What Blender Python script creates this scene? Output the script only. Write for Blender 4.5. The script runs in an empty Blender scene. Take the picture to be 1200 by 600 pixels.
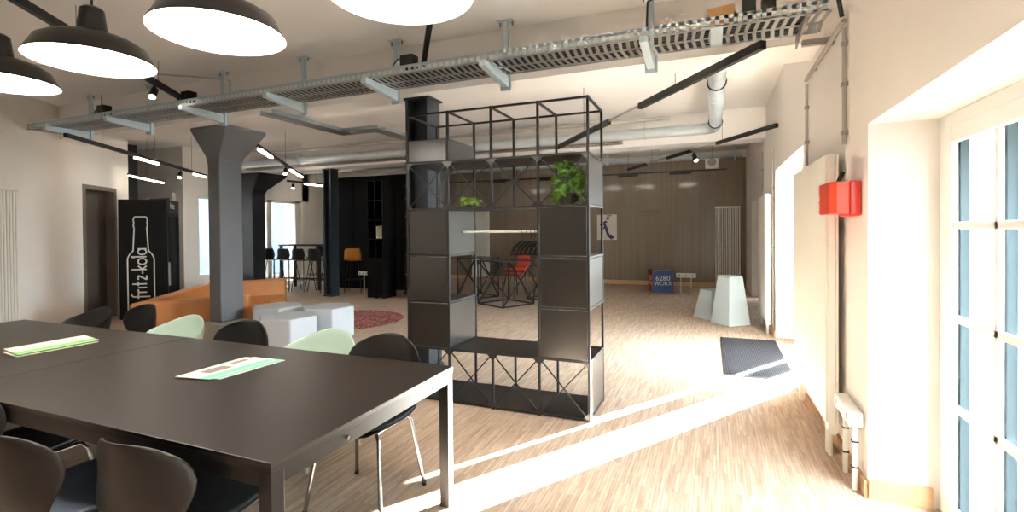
import bpy, bmesh, math, random
from mathutils import Vector, Matrix, Euler
random.seed(11)
PI = math.pi
SC = bpy.context.scene
COL = SC.collection

# ---------------------------------------------------------------- materials
def srgb(r, g, b):
    f = lambda c: (c/255/12.92) if c/255 <= .04045 else ((c/255+.055)/1.055)**2.4
    return (f(r), f(g), f(b), 1)
MATS = {}
def mat(name, col, rough=.5, metal=0., noise=0., nscale=8., stretch=(1, 1, 1), bump=0., bscale=60., emit=0., spec=.5, coat=0., nrough=0.):
    m = bpy.data.materials.new(name); m.use_nodes = True
    nt = m.node_tree; b = nt.nodes['Principled BSDF']
    b.inputs['Base Color'].default_value = col
    b.inputs['Roughness'].default_value = rough
    b.inputs['Metallic'].default_value = metal
    b.inputs['Specular IOR Level'].default_value = spec
    b.inputs['Coat Weight'].default_value = coat
    tc = nt.nodes.new('ShaderNodeTexCoord')
    mp = nt.nodes.new('ShaderNodeMapping'); mp.inputs['Scale'].default_value = stretch
    nt.links.new(tc.outputs['Object'], mp.inputs['Vector'])
    n = nt.nodes.new('ShaderNodeTexNoise'); n.inputs['Scale'].default_value = nscale; n.inputs['Detail'].default_value = 5
    nt.links.new(mp.outputs['Vector'], n.inputs['Vector'])
    mx = nt.nodes.new('ShaderNodeMix'); mx.data_type = 'RGBA'
    k = max(noise, .02)
    mx.inputs[6].default_value = tuple(min(1, c*(1+k)) for c in col[:3])+(1,)
    mx.inputs[7].default_value = tuple(c*(1-k) for c in col[:3])+(1,)
    nt.links.new(n.outputs['Fac'], mx.inputs[0]); nt.links.new(mx.outputs[2], b.inputs['Base Color'])
    if bump:
        n2 = nt.nodes.new('ShaderNodeTexNoise'); n2.inputs['Scale'].default_value = bscale; n2.inputs['Detail'].default_value = 3
        nt.links.new(mp.outputs['Vector'], n2.inputs['Vector'])
        bp = nt.nodes.new('ShaderNodeBump'); bp.inputs['Strength'].default_value = bump; bp.inputs['Distance'].default_value = .01
        nt.links.new(n2.outputs['Fac'], bp.inputs['Height']); nt.links.new(bp.outputs['Normal'], b.inputs['Normal'])
    if emit:
        b.inputs['Emission Color'].default_value = col; b.inputs['Emission Strength'].default_value = emit
    MATS[name] = m
    return m

mat('white_plaster', srgb(240, 235, 229), .9, noise=.03, nscale=2.5, bump=.12, bscale=25)
mat('ceiling_plaster', srgb(244, 241, 238), .9, noise=.035, nscale=2, bump=.12, bscale=20)
mat('white_paint', srgb(236, 234, 228), .45)
mat('radiator_white', srgb(238, 235, 226), .4)
mat('window_frame_paint', srgb(244, 244, 240), .4)
mat('black_steel', srgb(34, 33, 33), .42, .3, noise=.1)
mat('black_powder', srgb(24, 23, 23), .5, .1)
mat('panel_metal', srgb(40, 36, 32), .36, .45, noise=.06, nscale=3, coat=.8)
MATS['panel_metal'].node_tree.nodes['Principled BSDF'].inputs['Coat IOR'].default_value = 1.65
MATS['panel_metal'].node_tree.nodes['Principled BSDF'].inputs['Coat Roughness'].default_value = .22
mat('board_black', srgb(30, 28, 27), .36, .1, noise=.15, nscale=6)
mat('table_top', srgb(34, 26, 21), .34, 0, noise=.08, nscale=4, spec=.5)
mat('steel_edge', srgb(178, 178, 180), .3, .85, noise=.04)
mat('table_frame', srgb(50, 48, 47), .36, .7, noise=.05)
mat('chrome', srgb(150, 150, 150), .2, 1.)
mat('galvanised', srgb(164, 162, 158), .4, .6, noise=.14, nscale=30)
mat('galvanised_light', srgb(206, 222, 230), .4, .5, noise=.08, nscale=30)
mat('duct_steel', srgb(216, 224, 228), .35, .45, noise=.06, nscale=20)
mat('conduit_grey', srgb(186, 180, 172), .35, .5)
mat('cable_black', srgb(18, 18, 18), .5)
mat('lamp_black', srgb(13, 12, 11), .3, .1, coat=.2)
mat('lamp_inside', srgb(245, 240, 228), .6)
mat('bulb_glow', (1., .93, .83, 1), .5, emit=9.)
mat('strip_glow', (1., .9, .76, 1), .5, emit=8.)
mat('strip_soft', (1., .88, .72, 1), .5, emit=3.)
mat('spot_glow', (1., .86, .68, 1), .5, emit=20.)
mat('column_blue', srgb(100, 102, 106), .55, .1, noise=.05, nscale=5)
mat('column_dark', srgb(46, 52, 60), .45, .3, noise=.06)
mat('column_black', srgb(28, 29, 32), .5, .1)
mat('concrete', srgb(150, 142, 130), .85, noise=.1, nscale=10, bump=.2)
mat('door_brown', srgb(92, 82, 74), .5, noise=.05)
mat('door_frame_brown', srgb(120, 108, 98), .5)
mat('matt_black', srgb(12, 11, 11), .7, spec=.15)  # own dull black of the cupboard carcass and bookcase back
mat('frame_teal', srgb(46, 62, 68), .5, spec=.1)
mat('outdoor_haze', srgb(150, 172, 200), .8)  # bluish outdoor haze put into the wall colour behind the far windows
mat('seat_sheen', srgb(54, 66, 84), .5, noise=.1)  # bluish sheen of the daylight put into the seat colour
mat('cupboard_black', srgb(9, 8, 8), .55, spec=.12)
mat('leather', srgb(188, 122, 64), .42, noise=.14, nscale=5, bump=.15, bscale=90)
mat('leather_seam', srgb(150, 92, 40), .5)
mat('pouffe_fabric', srgb(186, 191, 198), .9, noise=.03, bump=.1, bscale=200)
mat('mint_shell', srgb(170, 192, 178), .5, noise=.02)
mat('chair_wood', srgb(33, 26, 22), .45, noise=.25, nscale=6, stretch=(14, 1, 1), bump=.05)
mat('chair_plastic', srgb(15, 14, 14), .48)
mat('chair_edge', srgb(150, 132, 112), .5)
mat('seat_fabric', srgb(24, 28, 36), .9, bump=.3, bscale=300)
mat('dark_grey_shell', srgb(72, 70, 70), .4, noise=.06)
mat('orange_shell', srgb(214, 140, 40), .5)
mat('paper_white', srgb(196, 194, 186), .7)
mat('paper_green', srgb(120, 190, 96), .7)
mat('paper_mint', srgb(110, 196, 160), .7)
mat('print_grey', srgb(120, 112, 100), .8)
mat('fridge_black', srgb(8, 8, 9), .5, spec=.25)
mat('fridge_glass', srgb(30, 32, 32), .08, spec=.8)
mat('bottle_dark', srgb(38, 22, 16), .2)
mat('label_white', srgb(225, 222, 214), .6)
mat('line_white', srgb(222, 220, 212), .6)
mat('wood_skirting', srgb(206, 168, 128), .5, noise=.2, nscale=6, stretch=(1, 12, 12))
mat('pedestal_mint', srgb(190, 203, 208), .5)
mat('mat_grey', srgb(92, 90, 92), .95, spec=.05)
mat('mat_rib', srgb(44, 43, 47), .95, spec=.05)
mat('box_blue', srgb(30, 66, 120), .6)
mat('box_red', srgb(186, 28, 36), .6)
mat('box_top', srgb(70, 22, 34), .6)
mat('alarm_red', srgb(214, 52, 34), .3, noise=.04)
mat('alarm_clear', srgb(224, 76, 50), .2, coat=.3)
mat('cardboard', srgb(206, 160, 108), .8, noise=.08, nscale=12)
mat('leaf_green', srgb(116, 164, 60), .5, noise=.45, nscale=14)
mat('leaf_pale', srgb(140, 176, 70), .5, noise=.35, nscale=14)
mat('pot_dark', srgb(60, 54, 48), .6)
mat('pen_black', srgb(38, 34, 30), .8)
mat('pen_red', srgb(112, 50, 40), .8)
mat('poster_ink', srgb(66, 52, 92), .8)
mat('red_seat', srgb(222, 70, 42), .5)
mat('asphalt', srgb(110, 108, 106), .9, noise=.1)
mat('grey_plastic', srgb(150, 150, 150), .5)
mat('rail_white', srgb(240, 238, 232), .35)
mat('book_cream', srgb(226, 214, 188), .7)
mat('book_grey', srgb(170, 172, 166), .7)
mat('book_olive', srgb(160, 160, 110), .7)

def glass_mat():
    m = bpy.data.materials.new('window_glass'); m.use_nodes = True
    nt = m.node_tree; nt.nodes.clear()
    o = nt.nodes.new('ShaderNodeOutputMaterial'); t = nt.nodes.new('ShaderNodeBsdfTransparent'); g = nt.nodes.new('ShaderNodeBsdfGlossy')
    t.inputs[0].default_value = (.93, .97, .97, 1); g.inputs['Roughness'].default_value = .02
    mx = nt.nodes.new('ShaderNodeMixShader')
    mx.inputs[0].default_value = .05; nt.links.new(t.outputs[0], mx.inputs[1]); nt.links.new(g.outputs[0], mx.inputs[2]); nt.links.new(mx.outputs[0], o.inputs[0])
    MATS['window_glass'] = m
glass_mat()

def floor_mat():
    m = bpy.data.materials.new('parquet'); m.use_nodes = True
    nt = m.node_tree; b = nt.nodes['Principled BSDF']; L = nt.links.new
    tc = nt.nodes.new('ShaderNodeTexCoord'); mp = nt.nodes.new('ShaderNodeMapping')
    mp.inputs['Rotation'].default_value = (0, 0, PI/2)
    L(tc.outputs['Object'], mp.inputs['Vector'])
    br = nt.nodes.new('ShaderNodeTexBrick')
    br.inputs['Scale'].default_value = 1.; br.inputs['Brick Width'].default_value = .24; br.inputs['Row Height'].default_value = .02
    br.inputs['Mortar Size'].default_value = .0006; br.offset = .37; br.offset_frequency = 3; br.inputs['Bias'].default_value = 0
    br.inputs['Color1'].default_value = srgb(206, 187, 170); br.inputs['Color2'].default_value = srgb(182, 160, 140)
    br.inputs['Mortar'].default_value = srgb(150, 126, 104)
    L(mp.outputs['Vector'], br.inputs['Vector'])
    m2 = nt.nodes.new('ShaderNodeMapping'); m2.inputs['Scale'].default_value = (60, 3, 1)
    L(tc.outputs['Object'], m2.inputs['Vector'])
    n = nt.nodes.new('ShaderNodeTexNoise'); n.inputs['Scale'].default_value = 1.4; n.inputs['Detail'].default_value = 6
    L(m2.outputs['Vector'], n.inputs['Vector'])
    cr = nt.nodes.new('ShaderNodeValToRGB'); cr.color_ramp.elements[0].position = .3; cr.color_ramp.elements[0].color = (.60, .52, .45, 1)
    cr.color_ramp.elements[1].position = .62; cr.color_ramp.elements[1].color = (1.06, 1.05, 1.04, 1)
    L(n.outputs['Fac'], cr.inputs[0])
    mx = nt.nodes.new('ShaderNodeMix'); mx.data_type = 'RGBA'; mx.blend_type = 'MULTIPLY'; mx.inputs[0].default_value = .6
    L(br.outputs['Color'], mx.inputs[6]); L(cr.outputs[0], mx.inputs[7]); L(mx.outputs[2], b.inputs['Base Color'])
    b.inputs['Roughness'].default_value = .55; b.inputs['Specular IOR Level'].default_value = .22
    MATS['parquet'] = m
floor_mat()

def darkwall_mat():
    m = bpy.data.materials.new('dark_glaze'); m.use_nodes = True
    nt = m.node_tree; b = nt.nodes['Principled BSDF']; L = nt.links.new
    tc = nt.nodes.new('ShaderNodeTexCoord'); mp = nt.nodes.new('ShaderNodeMapping'); mp.inputs['Scale'].default_value = (16, 1, .5)
    L(tc.outputs['Object'], mp.inputs['Vector'])
    n = nt.nodes.new('ShaderNodeTexNoise'); n.inputs['Scale'].default_value = 1.; n.inputs['Detail'].default_value = 7
    L(mp.outputs['Vector'], n.inputs['Vector'])
    cr = nt.nodes.new('ShaderNodeValToRGB')
    cr.color_ramp.elements[0].position = .3; cr.color_ramp.elements[0].color = srgb(120, 108, 95)
    cr.color_ramp.elements[1].position = .75; cr.color_ramp.elements[1].color = srgb(134, 121, 106)
    L(n.outputs['Fac'], cr.inputs[0]); L(cr.outputs[0], b.inputs['Base Color'])
    b.inputs['Roughness'].default_value = .16; b.inputs['Specular IOR Level'].default_value = .5
    MATS['dark_glaze'] = m
darkwall_mat()

def brick_mat():
    m = bpy.data.materials.new('white_brick'); m.use_nodes = True
    nt = m.node_tree; b = nt.nodes['Principled BSDF']; L = nt.links.new
    tc = nt.nodes.new('ShaderNodeTexCoord'); mp = nt.nodes.new('ShaderNodeMapping'); mp.inputs['Rotation'].default_value = (PI/2, 0, 0)
    L(tc.outputs['Object'], mp.inputs['Vector'])
    br = nt.nodes.new('ShaderNodeTexBrick'); br.inputs['Scale'].default_value = 1
    br.inputs['Brick Width'].default_value = .25; br.inputs['Row Height'].default_value = .085; br.inputs['Mortar Size'].default_value = .006
    br.inputs['Color1'].default_value = srgb(128, 122, 117); br.inputs['Color2'].default_value = srgb(108, 101, 96); br.inputs['Mortar'].default_value = srgb(142, 137, 132)
    L(mp.outputs['Vector'], br.inputs['Vector']); L(br.outputs['Color'], b.inputs['Base Color']); b.inputs['Roughness'].default_value = .9
    MATS['white_brick'] = m
brick_mat()

def rug_mat():
    m = bpy.data.materials.new('rug_pattern'); m.use_nodes = True
    nt = m.node_tree; b = nt.nodes['Principled BSDF']; L = nt.links.new
    tc = nt.nodes.new('ShaderNodeTexCoord')
    v = nt.nodes.new('ShaderNodeTexVoronoi'); v.inputs['Scale'].default_value = 12
    n = nt.nodes.new('ShaderNodeTexNoise'); n.inputs['Scale'].default_value = 22; n.inputs['Detail'].default_value = 2
    L(tc.outputs['Object'], v.inputs['Vector']); L(tc.outputs['Object'], n.inputs['Vector'])
    ad = nt.nodes.new('ShaderNodeMath'); ad.operation = 'MULTIPLY_ADD'; ad.inputs[1].default_value = .8
    L(v.outputs['Distance'], ad.inputs[0]); L(n.outputs['Fac'], ad.inputs[2])
    cr = nt.nodes.new('ShaderNodeValToRGB'); cr.color_ramp.interpolation = 'CONSTANT'
    e = cr.color_ramp.elements; e[0].color = srgb(74, 34, 44); e[0].position = 0
    e[1].position = .74; e[1].color = srgb(150, 62, 66)
    x = e.new(.86); x.color = srgb(196, 150, 128); y = e.new(.97); y.color = srgb(130, 44, 52)
    L(ad.outputs[0], cr.inputs[0]); L(cr.outputs[0], b.inputs['Base Color']); b.inputs['Roughness'].default_value = .95
    MATS['rug_pattern'] = m
rug_mat()

# ---------------------------------------------------------------- mesh builder
class MB:
    def __init__(s): s.bm = bmesh.new()
    def box(s, lo, hi, rot=0., piv=None):
        c = [(a+b)/2 for a, b in zip(lo, hi)]; d = [abs(b-a) for a, b in zip(lo, hi)]
        M = Matrix.Translation(c) @ Matrix.Diagonal((*d, 1))
        if rot:
            p = Vector(piv or c); M = Matrix.Translation(p) @ Matrix.Rotation(rot, 4, 'Z') @ Matrix.Translation(-p) @ M
        bmesh.ops.create_cube(s.bm, size=1, matrix=M); return s
    def bar(s, p, q, w, h=None, up=(0, 0, 1)):
        p, q = Vector(p), Vector(q); h = h or w; d = q-p; L = d.length
        if L < 1e-6: return s
        y = d/L; u = Vector(up)
        if abs(y.dot(u)) > .98: u = Vector((1, 0, 0))
        x = y.cross(u).normalized(); z = x.cross(y)
        R = Matrix((x, y, z)).transposed().to_4x4()
        M = Matrix.Translation((p+q)/2) @ R @ Matrix.Diagonal((w, L, h, 1))
        bmesh.ops.create_cube(s.bm, size=1, matrix=M); return s
    def cyl(s, p, q, r, r2=None, n=16, caps=True):
        p, q = Vector(p), Vector(q); d = q-p; L = d.length
        R = d.to_track_quat('Z', 'Y').to_matrix().to_4x4()
        bmesh.ops.create_cone(s.bm, cap_ends=caps, segments=n, radius1=r, radius2=r if r2 is None else r2, depth=L, matrix=Matrix.Translation((p+q)/2) @ R)
        return s
    def sph(s, c, r, sc=(1, 1, 1), n=12):
        bmesh.ops.create_uvsphere(s.bm, u_segments=n, v_segments=max(6, n//2), radius=r, matrix=Matrix.Translation(c) @ Matrix.Diagonal((*sc, 1))); return s
    def tube(s, pts, r, n=10, closed=False):
        P = [Vector(p) for p in pts]; N = len(P); rings = []
        for i in range(N):
            a = P[i-1] if (i > 0 or closed) else P[i]; b = P[(i+1) % N] if (i < N-1 or closed) else P[i]
            t = (b-a).normalized()
            u = Vector((0, 0, 1)) if abs(t.z) < .9 else Vector((0, 1, 0))
            if i and abs(t.dot(prev_u)) < .95: u = prev_u
            x = t.cross(u).normalized(); z = x.cross(t).normalized(); prev_u = z
            rr = r[i] if isinstance(r, (list, tuple)) else r
            rings.append([s.bm.verts.new(P[i]+(x*math.cos(2*PI*k/n)+z*math.sin(2*PI*k/n))*rr) for k in range(n)])
        for i in range(N if closed else N-1):
            A, B = rings[i], rings[(i+1) % N]
            for k in range(n):
                s.bm.faces.new((A[k], A[(k+1) % n], B[(k+1) % n], B[k]))
        if not closed:
            s.bm.faces.new(rings[0][::-1]); s.bm.faces.new(rings[-1])
        return s
    def lathe(s, prof, c=(0, 0, 0), n=32, axis=None):
        rings = []
        for r, z in prof:
            rings.append([s.bm.verts.new((c[0]+max(r, 1e-4)*math.cos(2*PI*k/n), c[1]+max(r, 1e-4)*math.sin(2*PI*k/n), c[2]+z)) for k in range(n)])
        for A, B in zip(rings, rings[1:]):
            for k in range(n): s.bm.faces.new((A[k], A[(k+1) % n], B[(k+1) % n], B[k]))
        return s
    def prism(s, poly, z0, z1, poly2=None):
        A = [s.bm.verts.new((x, y, z0)) for x, y in poly]; B = [s.bm.verts.new((x, y, z1)) for x, y in (poly2 or poly)]
        n = len(A)
        s.bm.faces.new(A[::-1]); s.bm.faces.new(B)
        for k in range(n): s.bm.faces.new((A[k], A[(k+1) % n], B[(k+1) % n], B[k]))
        return s
    def loft(s, sections):
        R = [[s.bm.verts.new(p) for p in sec] for sec in sections]; n = len(R[0])
        for A, B in zip(R, R[1:]):
            for k in range(n): s.bm.faces.new((A[k], A[(k+1) % n], B[(k+1) % n], B[k]))
        s.bm.faces.new(R[0][::-1]); s.bm.faces.new(R[-1]); return s
    def grid(s, rows, closed=False):
        V = [[s.bm.verts.new(p) for p in r] for r in rows]
        for A, B in zip(V, V[1:]):
            n = len(A)
            for k in range(n if closed else n-1): s.bm.faces.new((A[k], A[(k+1) % n], B[(k+1) % n], B[k]))
        return s
    def quad(s, *p):
        s.bm.faces.new([s.bm.verts.new(q) for q in p]); return s
    def xf(s, M):
        bmesh.ops.transform(s.bm, matrix=M, verts=s.bm.verts); return s

def obj(name, mb, material, parent=None, bevel=0., smooth=False, solid=0., off=0., seg=2, subsurf=0, world=True):
    bmesh.ops.recalc_face_normals(mb.bm, faces=mb.bm.faces)
    if parent is not None and world:
        base = parent
        org = Vector((0, 0, 0)); rz = 0
        while base is not None:
            if base.type == 'EMPTY': org = base.location.copy(); rz = base.rotation_euler.z
            base = base.parent
        bmesh.ops.transform(mb.bm, matrix=Matrix.Rotation(-rz, 4, 'Z') @ Matrix.Translation(-org), verts=mb.bm.verts)
    me = bpy.data.meshes.new(name); mb.bm.to_mesh(me); mb.bm.free()
    o = bpy.data.objects.new(name, me); COL.objects.link(o)
    me.materials.append(MATS[material] if isinstance(material, str) else material)
    if parent is not None: o.parent = parent
    if smooth:
        for p in me.polygons: p.use_smooth = True
        if hasattr(me, 'set_sharp_from_angle'): me.set_sharp_from_angle(angle=math.radians(40))
    if solid:
        md = o.modifiers.new('solid', 'SOLIDIFY'); md.thickness = solid; md.offset = off
    if bevel:
        md = o.modifiers.new('bevel', 'BEVEL'); md.width = bevel; md.segments = seg; md.limit_method = 'ANGLE'; md.angle_limit = math.radians(40)
    if subsurf:
        md = o.modifiers.new('sub', 'SUBSURF'); md.levels = subsurf; md.render_levels = subsurf
    return o
def tag(o, label, cat, group=None, kind=None):
    o['label'] = label; o['category'] = cat
    if group: o['group'] = group
    if kind: o['kind'] = kind
    return o
def thing(name, label, cat, loc=(0, 0, 0), rz=0., group=None):
    o = bpy.data.objects.new(name, None); COL.objects.link(o); o.empty_display_size = .1
    o.location = loc; o.rotation_euler = (0, 0, rz)
    return tag(o, label, cat, group)
def struct(name, mb, m, parent=None, label=None, cat=None, **k):
    o = obj(name, mb, m, parent, **k)
    if parent is None:
        o['kind'] = 'structure'
        if label: o['label'] = label; o['category'] = cat or name.split('_')[0]
    return o
def dup(root, loc, rz, label=None, group=None):
    r = root.copy(); COL.objects.link(r); r.location = loc; r.rotation_euler = (0, 0, rz)
    if label: r['label'] = label
    if group: r['group'] = group
    for ch in list(root.children):
        c = ch.copy(); COL.objects.link(c); c.parent = r
        for g in list(ch.children):
            d = g.copy(); COL.objects.link(d); d.parent = c
    return r

# text strokes -----------------------------------------------------------------
def text_mesh(mb, body, size, M, depth=.002, bold=0.):
    cu = bpy.data.curves.new('txt', 'FONT'); cu.body = body; cu.size = size; cu.align_x = 'CENTER'; cu.align_y = 'CENTER'
    cu.extrude = depth; cu.offset = bold; cu.resolution_u = 3
    o = bpy.data.objects.new('txt', cu); COL.objects.link(o)
    bpy.context.view_layer.update()
    me = bpy.data.meshes.new_from_object(o.evaluated_get(bpy.context.evaluated_depsgraph_get()))
    me.transform(M); mb.bm.from_mesh(me)
    bpy.data.objects.remove(o); bpy.data.curves.remove(cu); bpy.data.meshes.remove(me)
    return mb

# ================================================================ SETTING
ZC = 3.35; BB = 2.86                     # ceiling and beam underside
XR = .778; XG = 1.085; XE = 1.40         # right wall face, glazing plane, facade outside
YB = 13.2; YN = -2.6
struct('floor', MB().box((-15, YN, -.12), (XE, YB+.2, 0)), 'parquet', label='light strip parquet floor of the open office', cat='floor')
struct('ceiling', MB().box((-11.05, YN-.2, ZC), (XE, YB+.2, ZC+.15)).box((-15, YN-.2, ZC), (-11.05, 7.5, ZC+.15)).box((-14.2, 7.5, ZC), (-11.5, YB+.2, ZC+.15)), 'ceiling_plaster', label='white plaster ceiling', cat='ceiling')  # last slab: added roof over the yard, its gap sets the window daylight
struct('beam_front', MB().box((-9.95, 4.32, BB), (XR, 4.80, ZC)), 'ceiling_plaster', label='white ceiling beam above the galvanised cable tray', cat='beam')
struct('beam_rear', MB().box((-14, 8.62, BB), (XR, 9.08, ZC)), 'ceiling_plaster', label='white ceiling beam behind the silver air duct', cat='beam')

# right wall with deep openings  (y0,y1,z0,z1)
OPEN = [(-1.9, -.5, .0, 2.02), (.35, 3.19, .0, 2.02), (5.24, 7.40, .0, 2.22), (8.98, 11.66, .0, 2.035)]
w = MB(); y = YN
for a, b, z0, z1 in OPEN:
    w.box((XR, y, 0), (XE, a, ZC)); w.box((XR, a, z1), (XE, b, ZC))
    if z0 > 0: w.box((XR, a, 0), (XE, b, z0))
    y = b
w.box((XR, y, 0), (XE, YB+.2, ZC))
struct('wall_right', w, 'white_plaster', label='white right wall with deep window and door openings', cat='wall')
struct('wall_far', MB().box((-14.2, YB, 3.17), (XE, YB+.2, ZC)).box((-14.2, YB+.03, 0), (XE, YB+.2, 3.17)), 'white_plaster', label='white strip of the end wall above the dark panel', cat='wall')
struct('wall_far_panel', MB().box((-8.4, YB, 0), (XR-.02, YB+.03, 3.17)), 'dark_glaze', label='dark brown glossy end wall with handwriting on it', cat='wall')
struct('wall_near', MB().box((-15, YN-.2, 0), (XE, YN, ZC)), 'door_brown', label='unseen wall behind the camera, coloured dark to cut bounce light', cat='wall')  # never in view; dark colour keeps bounce light off the shelf fronts
# slanted left wall, runs from (-4.4,-2.6) to its free end near the fridge
D = Vector((-.55, .835, 0)).normalized(); NL = Vector((.835, .55, 0)); P0 = Vector((-9.29, 4.75, 0))
def wl(t, n=0., z=0.): 
    p = P0 + D*t + NL*n; return (p.x, p.y, z)
ANG = math.atan2(D.y, D.x)
def wbox(mb, t0, t1, n0, n1, z0, z1):
    pts = [wl(t0, n0), wl(t1, n0), wl(t1, n1), wl(t0, n1)]
    return mb.prism([(p[0], p[1]) for p in pts], z0, z1)
w = MB(); wbox(w, -9., .02, -.25, 0, 0, ZC); wbox(w, .02, .89, -.25, 0, 2.24, ZC); wbox(w, .89, 1.31, -.25, 0, 0, ZC)
struct('wall_left', w, 'white_plaster', label='white slanted left wall with the brown door', cat='wall')
# left-hand door
d = thing('door_1', 'brown door set in a wide frame in the white left wall', 'door', wl(.455), 0); d['kind'] = 'structure'
fr = MB(); wbox(fr, 0., .07, -.12, .015, 0, 2.25); wbox(fr, .84, .91, -.12, .015, 0, 2.25); wbox(fr, .07, .84, -.12, .015, 2.18, 2.25)
obj('door_frame', fr, 'door_frame_brown', d, bevel=.004)
lf = MB(); wbox(lf, .07, .84, -.17, -.12, 0, 2.18); obj('door_leaf', lf, 'door_brown', d)
hd = MB(); p = wl(.17, -.10, 1.62); hd.sph(p, .022, (1, 1, 1.6)); obj('door_knob', hd, 'cable_black', d, smooth=True)
# far left window wall at x = -10.7, corridor behind
XW = -10.72
w = MB(); w.box((XW-.3, 7.35, 0), (XW, 7.68, ZC)); w.box((XW-.3, 7.68, 2.3), (XW, 11.0, ZC)); w.box((XW-.3, 7.68, 0), (XW, 8.75, .42)); w.box((XW-.3, 8.75, 0), (XW, 9.0, 2.3)); w.box((XW-.3, 10.75, 0), (XW, YB, ZC)); w.box((XW-.3, 9.0, 0), (XW, 10.75, .05))
w.box((XW-.3, 10.75, 2.3), (XW, 11., ZC))
struct('wall_window_side', w, 'white_plaster', label='white far left wall with tall bluish windows', cat='wall')
for nm, a, b, z0, mull in (('window_2', 7.68, 8.75, .42, None), ('window_3', 9.0, 10.75, .05, 9.67)):
    t = thing(nm, {'window_2': 'narrow tall window beside the grey flared column', 'window_3': 'tall bluish double window behind the bar table'}[nm], 'window', (XW-.1, (a+b)/2, z0)); t['kind'] = 'structure'
    f = MB(); f.box((XW-.14, a, z0), (XW-.06, a+.07, 2.3)).box((XW-.14, b-.2, z0), (XW-.06, b, 2.3)).box((XW-.14, a, 2.23), (XW-.06, b, 2.3)).box((XW-.14, a, z0), (XW-.06, b, z0+.07))
    if mull: f.box((XW-.14, mull-.07, z0), (XW-.06, mull+.07, 2.3))
    obj('window_frame', f, 'white_paint', t, bevel=.004)
    obj('pane', MB().box((XW-.105, a+.02, z0+.02), (XW-.1, b-.02, 2.28)), 'window_glass', t)
w = MB(); w.box((-14.2, YN, 0), (-14, YB, ZC)); struct('wall_corridor', w, 'outdoor_haze', label='wall beyond the corridor and far windows, coloured like blue outdoor haze', cat='wall')
w = MB(); w.box((-14, 7.35, 0), (XW-.3, 7.5, ZC)); struct('wall_corridor_side', w, 'white_plaster', label='white corridor wall beyond the drinks fridge', cat='wall')
w = MB(); w.box((-11.75, 6.68, 0), (-11.5, 6.9, ZC)); struct('column_corridor', w, 'column_black', label='black pillar at the end of the side corridor', cat='column')
t = thing('door_3', 'white framed doorway in the corridor above the drinks fridge', 'door', (-11.43, 7.33, 0)); t['kind'] = 'structure'
obj('door_frame', MB().box((-11.9, 7.3, 0), (-11.8, 7.35, 2.33)).box((-11.08, 7.3, 0), (-10.98, 7.35, 2.33)).box((-11.8, 7.3, 2.23), (-11.08, 7.35, 2.33)), 'white_paint', t)
obj('door_leaf', MB().box((-11.8, 7.325, 0), (-11.08, 7.35, 2.23)), 'door_frame_brown', t)

# skirtings
struct('baseboard_far', MB().box((-8.4, YB-.02, 0), (.63, YB, .11)), 'wood_skirting', label='pale wooden skirting along the dark end wall', cat='baseboard')
struct('baseboard_reveal', MB().box((XR, 3.17, 0), (XG-.03, 3.19, .11)), 'wood_skirting', label='wooden skirting in the window recess', cat='baseboard')
sk = MB().box((XR-.018, 3.19, 0), (XR, 5.24, .09)).box((XR-.018, 7.42, 0), (XR, 8.96, .09))
struct('baseboard_right', sk, 'wood_skirting', label='wooden skirting along the right wall under the radiators', cat='baseboard')

# big glazed door in the near right recess
def glazed(nm, y0, y1, z1, label, stiles, zbars, vbars, bars_w=.035, sill=.12):
    t = thing(nm, label, 'window' if nm.startswith('window') else 'door', (XG+.03, (y0+y1)/2, 0)); t['kind'] = 'structure'
    f = MB(); f.box((XG, y0, 0), (XG+.07, y0+.06, z1)); f.box((XG, y1-.06, 0), (XG+.07, y1, z1)); f.box((XG, y0+.06, z1-.07), (XG+.07, y1-.06, z1))
    obj('window_frame', f, 'window_frame_paint', t, bevel=.006)
    s = MB()
    ztop = z1-.07
    for a, b in stiles: s.box((XG-.012, a, .02), (XG+.017, b, ztop))
    e = sorted([v for ab in stiles for v in ab])
    for a, b in zip(e[1::2], e[2::2]):
        s.box((XG-.012, a, .02), (XG+.017, b, sill)); s.box((XG-.012, a, ztop-.08), (XG+.017, b, ztop))
    obj('casement', s, 'window_frame_paint', t, bevel=.006)
    g = MB()
    for z in zbars: g.box((XG-.004, e[0]+.01, z-bars_w/2), (XG+.017, e[-1]-.01, z+bars_w/2))
    for v in vbars: g.box((XG-.004, v-bars_w/2, sill), (XG+.017, v+bars_w/2, ztop-.08))
    obj('glazing_bar', g, 'window_frame_paint', t, bevel=.004)
    x_ = MB()
    for a, b in [(v-bars_w/2, v+bars_w/2) for v in vbars]+list(stiles): x_.box((XG+.025, a+.002, .02), (XG+.06, b-.002, ztop))
    obj('outer_frame', x_, 'frame_teal', t)
    obj('pane', MB().box((XG+.018, e[0]+.02, .04), (XG+.024, e[-1]-.02, ztop-.02)), 'window_glass', t)
    return t
win = glazed('window_1', .35, 3.19, 2.02, 'white gridded glazed window door in the near right recess', [(.41, .5), (1.70, 1.80), (3.02, 3.13)], (.585, 1.02, 1.472), (2.63, 2.2, 1.3, .9), sill=.10)
d2 = glazed('door_2', 5.24, 7.40, 2.22, 'white glazed double door in the sunlit right doorway', [(5.3, 5.42), (6.31, 6.56), (6.80, 7.34)], (), (), sill=.16)
hb = MB(); hb.tube([(XG-.01, 6.46, .80), (XG-.09, 6.46, .80), (XG-.11, 6.46, .84), (XG-.11, 6.46, 1.14), (XG-.09, 6.46, 1.18), (XG-.01, 6.46, 1.18)], .012)
obj('door_handle', hb, 'chrome', d2, smooth=True)
w3 = glazed('window_4', 8.98, 11.66, 2.035, 'white glazed window in the farthest right recess', [(9.04, 9.14), (10.27, 10.37), (11.5, 11.6)], (.7, 1.35), ())
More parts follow.
